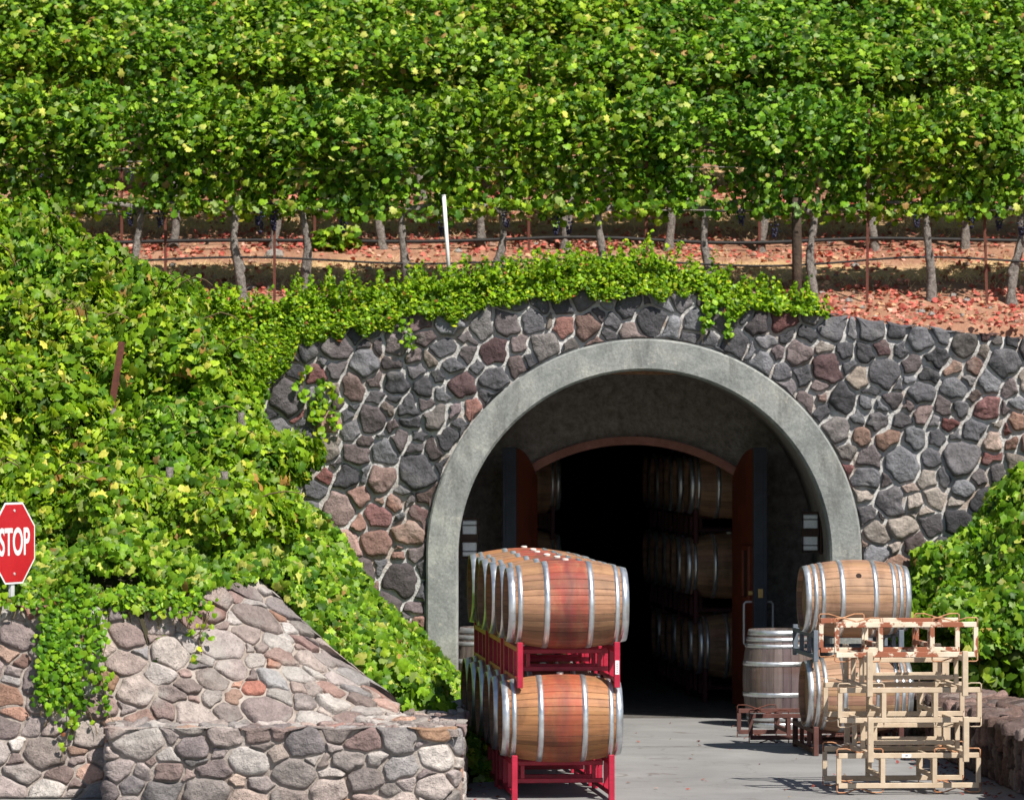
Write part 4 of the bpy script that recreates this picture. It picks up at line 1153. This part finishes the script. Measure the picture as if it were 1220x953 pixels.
def hoop_mesh(x, w):
    b = MB(); n = 56; sx = 1 if x > 0 else -1; vs = []
    for (dx, dr) in ((-w/2, .0005), (-w/2, .0035), (0, .0042), (w/2, .0035), (w/2, .0005)):
        R_ = brad(x+dx)+dr
        vs += [(x+dx, R_*cos(2*pi*k/n), R_*sin(2*pi*k/n)) for k in range(n)]
    b.add(vs, [(i*n+k, i*n+(k+1) % n, (i+1)*n+(k+1) % n, (i+1)*n+k) for i in range(4) for k in range(n)])
    # riveted lap
    a = 1.1+x*2; 
    for j in range(2):
        aa = a+j*.06; c = Vector((x, (brad(x)+.005)*cos(aa), (brad(x)+.005)*sin(aa))); o_ = Vector((0, cos(aa), sin(aa)))
        b.tube([c, c+o_*.002], .004, 6)
    return b
def head_mesh(sx, nb=7):
    b = MB(); Rr = brad(.475)-.03; r = random.Random(nb+sx); x = sx*.432
    for k in range(nb):
        y0 = -Rr+2*Rr*k/nb+.0015; y1 = -Rr+2*Rr*(k+1)/nb-.0015; c = 1+r.gauss(0, .1); vs = []
        m_ = 6
        for j in range(m_+1):
            yy_ = y0+(y1-y0)*j/m_; h = sqrt(max(0, Rr*Rr-yy_*yy_)); vs += [(x, yy_, -h), (x, yy_, h)]
        b.add(vs, [(j*2, j*2+1, j*2+3, j*2+2)[::sx] for j in range(m_)], (c, c, c))
    n = 32; b.add([(x-sx*.004, Rr*cos(2*pi*k/n), Rr*sin(2*pi*k/n)) for k in range(n)], [tuple(range(n))[::sx]], (.3,.3,.3))
    return b
hs6 = [(.450,.055),(.385,.036),(.175,.042)]; hs8 = [(.450,.052),(.385,.038),(.322,.036),(.15,.042)]
def make_barrel(label, wood, hoops, seed, group=None, bung='wood', bang=None):
    t = empty('wine_barrel', label, 'barrel', group=group)
    stave_mesh(seed).build('staves', M[wood], t, False, True)
    for sx in (-1, 1):
        head_mesh(sx).build('head', M[{'oak_dark': 'oak_dark'}.get(wood, 'oak_tan')], t, False, True)
        for x, w in hoops: hoop_mesh(sx*x, w).build('hoop', M['hoop'], t, True)
    b = MB()
    if bung == 'wood': b.tube([(0,0,RB-.004), (0,0,RB+.012), (0,0,RB+.016)], [.026,.028,.02], 14); b.build('bung', M['bung'], t, False)
    else: b.tube([(0,0,RB-.004), (0,0,RB+.003)], .025, 14); b.build('bung_hole', M['bung_hole'], t, False)
    return t
def place(o, p, a, roll=0, tilt=0):
    o.rotation_mode = 'XYZ'; o.location = p; o.rotation_euler = (roll, tilt, a)
YAW = radians(5.4); ax_ = Vector((cos(YAW), sin(YAW), 0)); dr_ = Vector((-sin(YAW), cos(YAW), 0))
# ---- racks
def rack(label, cols, group=None, H=.36, L=1.17, Wd=.77, tall=True, loops=False, sticker=None, wirem=None):
    """long side along local y, ends face -y; cradle height about .29"""
    t = empty('barrel_rack', label, 'barrel rack', group=group); m_ = M[cols]
    cream = cols == 'cream'
    z0, z1 = .06*H/.36, .30*H/.36; tb = .041
    ups = [-L/2+.02, -L/6-.015, L/6+.015, L/2-.02]
    for s in (-1, 1):
        b = MB(); x = s*(Wd/2)
        for z in (z0, z1): b.box((x, 0, z), (tb*.9, L-.03, tb), bev=.003)
        for i, u in enumerate(ups):
            if tall and i in (0, 3): continue
            b.box((x, u, (z0+z1)/2), (tb*.86, tb*.86, z1-z0-tb-.001))
        b.build('side_frame', m_, t, False, cream)
        if tall:
            for e in (-1, 1):
                b = MB(); b.box((x, e*(L/2+.007), H/2), (.046, .046, H), bev=.004); b.build('post', m_, t, False, cream)
        if loops:
            for e in (-1, 1):
                ya, yb = e*(L/2-.005), e*(L/6+.015)
                ym = (ya+yb)/2
                for (zz, sg) in ((z1, 1), (z0, -1)):
                    for (p0, p1) in ((ya, yb), (yb, ya)):
                        q = 1 if p1 > p0 else -1; b = MB()
                        b.tube([(x, p0, zz-sg*.02), (x, p0, zz+sg*.045), (x, p0+q*.012, zz+sg*.055), (x-s*.01, p0+q*.08, zz+sg*.055), (x-s*.03, ym, zz+sg*.022), (x-s*.07, ym+q*.05, zz+sg*.012)], .0055, 6)
                        b.build('cradle_wire', M[wirem or cols], t, True, cream and not wirem)
    for e in (-1, 1):
        b = MB(); y = e*(L/6+.015)
        for z in (.13*H/.36, .27*H/.36): b.box((0, y, z), (Wd-.05, .034, .036), bev=.003)
        for s in (-1, 1): b.box((s*(Wd/2-.10), y, .2*H/.36), (.03, .03, (.14*H/.36)-.037))
        b.build('cross_frame', m_, t, False, cream)
    if sticker:
        b = MB(); b.box(sticker[0], sticker[1]); so = b.build('sticker', M['sticker'], t)
    return t

RG = 'red steel racks of the front barrel stack'; BG = 'barrels of the front stack on red racks'
bar0 = make_barrel('x', 'oak_stained', hs6, 1); bar1 = make_barrel('x', 'oak_orange', hs6, 2); bar2 = make_barrel('x', 'oak_stained', hs6, 3)
rack0 = rack('x', 'red_paint')
FRONTC = Vector((PX(667, 36.67), 36.67, 0))
used = {}
def use(src, *a):
    if src.name not in used: used[src.name] = 1; src['label'] = a[2]; src.location = a[0]; src.rotation_euler = a[1]; src['group'] = a[3]; return src
    return dup(src, a[0], a[1], a[2], a[3])
# children cache must exist before the first copy
PLACE = ['front', 'second', 'third', 'fourth', 'fifth', 'rearmost']
for tier in (0, 1):
    off = ax_*(.045 if tier else 0)
    for i in range(3):
        c = FRONTC+off+dr_*(.35+1.4*i)+Vector((0, 0, .89*tier))
        use(rack0, tuple(c), (0, 0, YAW+rnd.gauss(0, .004)), f'bright red steel rack, {["front","middle","rear"][i]} one under the {["lower","upper"][tier]} barrels', RG)
    for i in range(6):
        c = FRONTC+off+dr_*(.70*i)+ax_*rnd.gauss(0, .008)+Vector((0, 0, .637+.9*tier))
        src = (bar1, bar0, bar2)[(i+tier) % 3]
        use(src, tuple(c), (rnd.gauss(0, .12), 0, YAW+rnd.gauss(0, .012)), f'{PLACE[i]} wine barrel with red-stained middle in the {["lower","upper"][tier]} layer on red racks', BG)
# stickers on the front upper post
b = MB(); cpos = FRONTC+ax_*(.045+.385)+dr_*(.35-.585-.034)
b.box((0,0,0), (.03,.002,.11)); b2 = b
upper_front = [o_ for o_ in COL.objects if o_.parent is None and o_.get('label') == 'bright red steel rack, front one under the upper barrels'][0]
s_ = b.build('sticker', M['sticker'], upper_front); s_.location = (.385, -.585-.0315, .16)
b = MB()
for k in range(5): b.box((0, -.0015, -.035+k*.016), (.018, .001, .005))
q = b.build('sticker_print', M['ink'], s_)
q['label'] = 'dark print lines on the sticker'

# ---- right-hand stack: tan barrels on grey and brown racks
tan = make_barrel('upper tan oak barrel with dark bung hole on the grey rack', 'oak_tan', hs8, 12, 'tan barrels stacked at right', bung='hole')
RC = Vector((PX(1017, 41.5), 41.5, 0))
place(tan, tuple(RC+Vector((0, 0, 1.39))), YAW, radians(52))
dup(tan, tuple(RC+Vector((.02, 0, .54))), (radians(-20), 0, YAW), 'lower tan oak barrel behind the empty cream racks', 'tan barrels stacked at right')
rg = rack('slate grey steel rack between the two tan barrels', 'grey_paint', 'racks of the tan barrels', H=.28)
rg.location = tuple(RC+dr_*.33+Vector((0, 0, .84))); rg.rotation_euler = (0, 0, YAW)
rb = rack('dark brown steel rack under the lower tan barrel', 'brown_paint', 'racks of the tan barrels', H=.26)
rb.location = tuple(RC+dr_*.33); rb.rotation_euler = (0, 0, YAW)
rb2 = rack('low dark brown rack with wire cradles lying empty by the dark barrel', 'brown_paint', None, tall=False, loops=True, H=.30, wirem='rust')
rb2.location = (PX(880, 43.2)+.62, 43.25, 0); rb2.rotation_euler = (0, 0, YAW+pi/2)
up = make_barrel('dark weathered barrel standing upright before the right door', 'oak_dark', hs8, 21, None)
up.location = (2.60, 45.05, .475); up.rotation_euler = (0, pi/2, 1.1)
dup(up, (-.22, 45.5, .475), (0, pi/2, 2.3), 'dark barrel standing upright behind the red racks by the left arch leg')

# ---- cream racks
WC = Vector((PX(1083, 37.02)-.03, 37.42, 0)); CG = 'empty cream racks stacked at right'
LBL = ['empty cream rack at the bottom of the stack, side on', 'empty cream rack second from the bottom, end on', 'empty cream rack in the middle of the stack, side on',
       'empty cream rack second from the top, end on', 'topmost empty rack, cream paint with large rust patches']
for i in range(5):
    side = i % 2 == 0
    t = rack(LBL[i], 'cream_rusty' if i == 4 else 'cream', CG, tall=not side, loops=side, wirem='rust_wire' if i in (0, 4) else None)
    t.location = tuple(WC+Vector((rnd.gauss(0, .006)+(.03 if not side else 0)-(.02 if i == 4 else 0), 0, .262*i+.012)))
    t.rotation_euler = (0, 0, YAW+(pi/2 if side else 0)+rnd.gauss(0, .01))
    if i == 0:
        # local -x faces the camera after the quarter turn
        b = MB(); b.box((0,0,0), (.002,.075,.03)); s_ = b.build('sticker', M['sticker'], t); s_.location = (-.385-.0185, 0.02, .30)
        b = MB(); b.box((-.0015,0,0), (.001,.022,.008)); b.build('sticker_print', M['ink'], s_)

# ---- barrels in the cave
cb = make_barrel('x', 'oak_tan', hs6, 31); cr = rack('x', 'shaded_red_paint')
CGp = 'barrels stacked in the dark cave'; CRg = 'racks of the barrels in the dark cave'
cyaw = radians(5.0); cd = Vector((-sin(cyaw), cos(cyaw), 0)); ca = Vector((cos(cyaw), sin(cyaw), 0))
TN = ['bottom', 'middle', 'top']
for side, (x0, y0) in (('right', (PX(826, 49.1)+.475, 49.1)), ('left', (PX(666, 50.6)-.475, 50.6))):
    for tier in range(3):
        for i in range(6):
            c = Vector((x0, y0, 0))+cd*(.7*i)+ca*(-.10*(tier > 0)*(side == 'right')+rnd.gauss(0, .01))+Vector((0, 0, .637+.85*tier-(.05)))
            use(cb, tuple(c), (rnd.gauss(0, .2), 0, cyaw), f'{PLACE[i]} barrel of the {TN[tier]} layer along the {side} side inside the dark cave', CGp)
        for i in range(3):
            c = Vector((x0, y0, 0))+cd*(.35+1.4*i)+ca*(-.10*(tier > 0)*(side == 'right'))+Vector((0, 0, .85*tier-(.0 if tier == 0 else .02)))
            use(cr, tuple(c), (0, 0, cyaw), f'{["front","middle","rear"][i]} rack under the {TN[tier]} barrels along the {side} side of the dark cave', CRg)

# ------------------------------------------------------------------ stop sign
YS = 37.02; sx_, sz_ = PX(16.5, YS), PZ(647, YS)
t = empty('stop_sign', 'red octagonal STOP sign on a metal post at the left edge', 'sign', (sx_, YS, 0), (0, 0, radians(65)))
def octo(r, y0, y1, b):
    k = cos(pi/8); pts = [(r/k*cos(pi/8+pi/4*i), r/k*sin(pi/8+pi/4*i)) for i in range(8)]
    vs = [(x, y0, z) for x, z in pts]+[(x, y1, z) for x, z in pts]
    b.add(vs, [tuple(range(8)), tuple(range(15, 7, -1))]+[(i, 8+i, 8+(i+1) % 8, (i+1) % 8) for i in range(8)])
R_s = 48.5/F*YS
b = MB(); octo(R_s, -.001, .002, b); o = b.build('sign_plate', M['sign_white'], t); o.location = (0, 0, sz_)
b = MB(); octo(R_s-.016, -.003, -.0012, b); o2 = b.build('red_face', M['sign_red'], o)
cu = bpy.data.curves.new('stop_text', 'FONT'); cu.body = 'STOP'; cu.align_x = 'CENTER'; cu.align_y = 'CENTER'; cu.size = .30; cu.extrude = .0008; cu.offset = .006
to = bpy.data.objects.new('tmp', cu); COL.objects.link(to)
dg = bpy.context.evaluated_depsgraph_get(); me = bpy.data.meshes.new_from_object(to.evaluated_get(dg)); bpy.data.objects.remove(to)
me.transform(Matrix.Translation((0, -.0045, 0)) @ Matrix.Rotation(pi/2, 4, 'X') @ Matrix.Diagonal((.66, 1.02, 1, 1)))
link('lettering', me, M['sign_white'], o)
b = MB()
for z in (R_s*.8, -R_s*.75): b.tube([(0, -.003, z), (0, -.009, z)], .011, 8)
b.build('bolt', M['galv'], o)
b = MB(); b.box((0, .022, (sz_+.25+1.2)/2), (.05, .03, sz_+.25-1.2), bev=.003); b.build('post', M['galv'], t)

# ------------------------------------------------------------------ world, light, camera
w = bpy.data.worlds.new('World'); scene.world = w; w.use_nodes = True; nt = w.node_tree; nt.nodes.clear()
out = nt.nodes.new('ShaderNodeOutputWorld'); bg = nt.nodes.new('ShaderNodeBackground'); sky = nt.nodes.new('ShaderNodeTexSky')
EL, AZ = radians(50), radians(36)
sky.sky_type = 'NISHITA'; sky.sun_disc = False; sky.sun_elevation = EL; sky.sun_rotation = pi-AZ
sky.air_density = 1.0; sky.dust_density = .6
bg.inputs[1].default_value = .062
nt.links.new(sky.outputs[0], bg.inputs[0]); nt.links.new(bg.outputs[0], out.inputs[0])
sd = Vector((sin(AZ)*cos(EL), -cos(AZ)*cos(EL), sin(EL)))
ld = bpy.data.lights.new('sun', 'SUN'); ld.energy = 5.0; ld.angle = radians(.5); ld.color = (1, .95, .87)
lo = bpy.data.objects.new('sun', ld); COL.objects.link(lo); lo.rotation_euler = sd.to_track_quat('Z', 'Y').to_euler(); lo.location = (10, 0, 30)

cam = bpy.data.cameras.new('camera'); co = bpy.data.objects.new('camera', cam); COL.objects.link(co)
cam.sensor_width = 36; cam.sensor_fit = 'HORIZONTAL'; cam.lens = F/1220*36; cam.shift_y = (HY-476.5)/1220
cam.dof.use_dof = True; cam.dof.focus_distance = 40.0; cam.dof.aperture_fstop = 2.8
cam.clip_end = 2000; cam.clip_start = .5
co.location = (0, 0, CAMH); co.rotation_euler = (pi/2, 0, 0); scene.camera = co
vs_ = scene.view_settings; vs_.view_transform = 'Standard'; vs_.look = 'None'; vs_.gamma = 1; vs_.exposure = 0.6
scene.cycles.max_bounces = 6; scene.cycles.transmission_bounces = 4
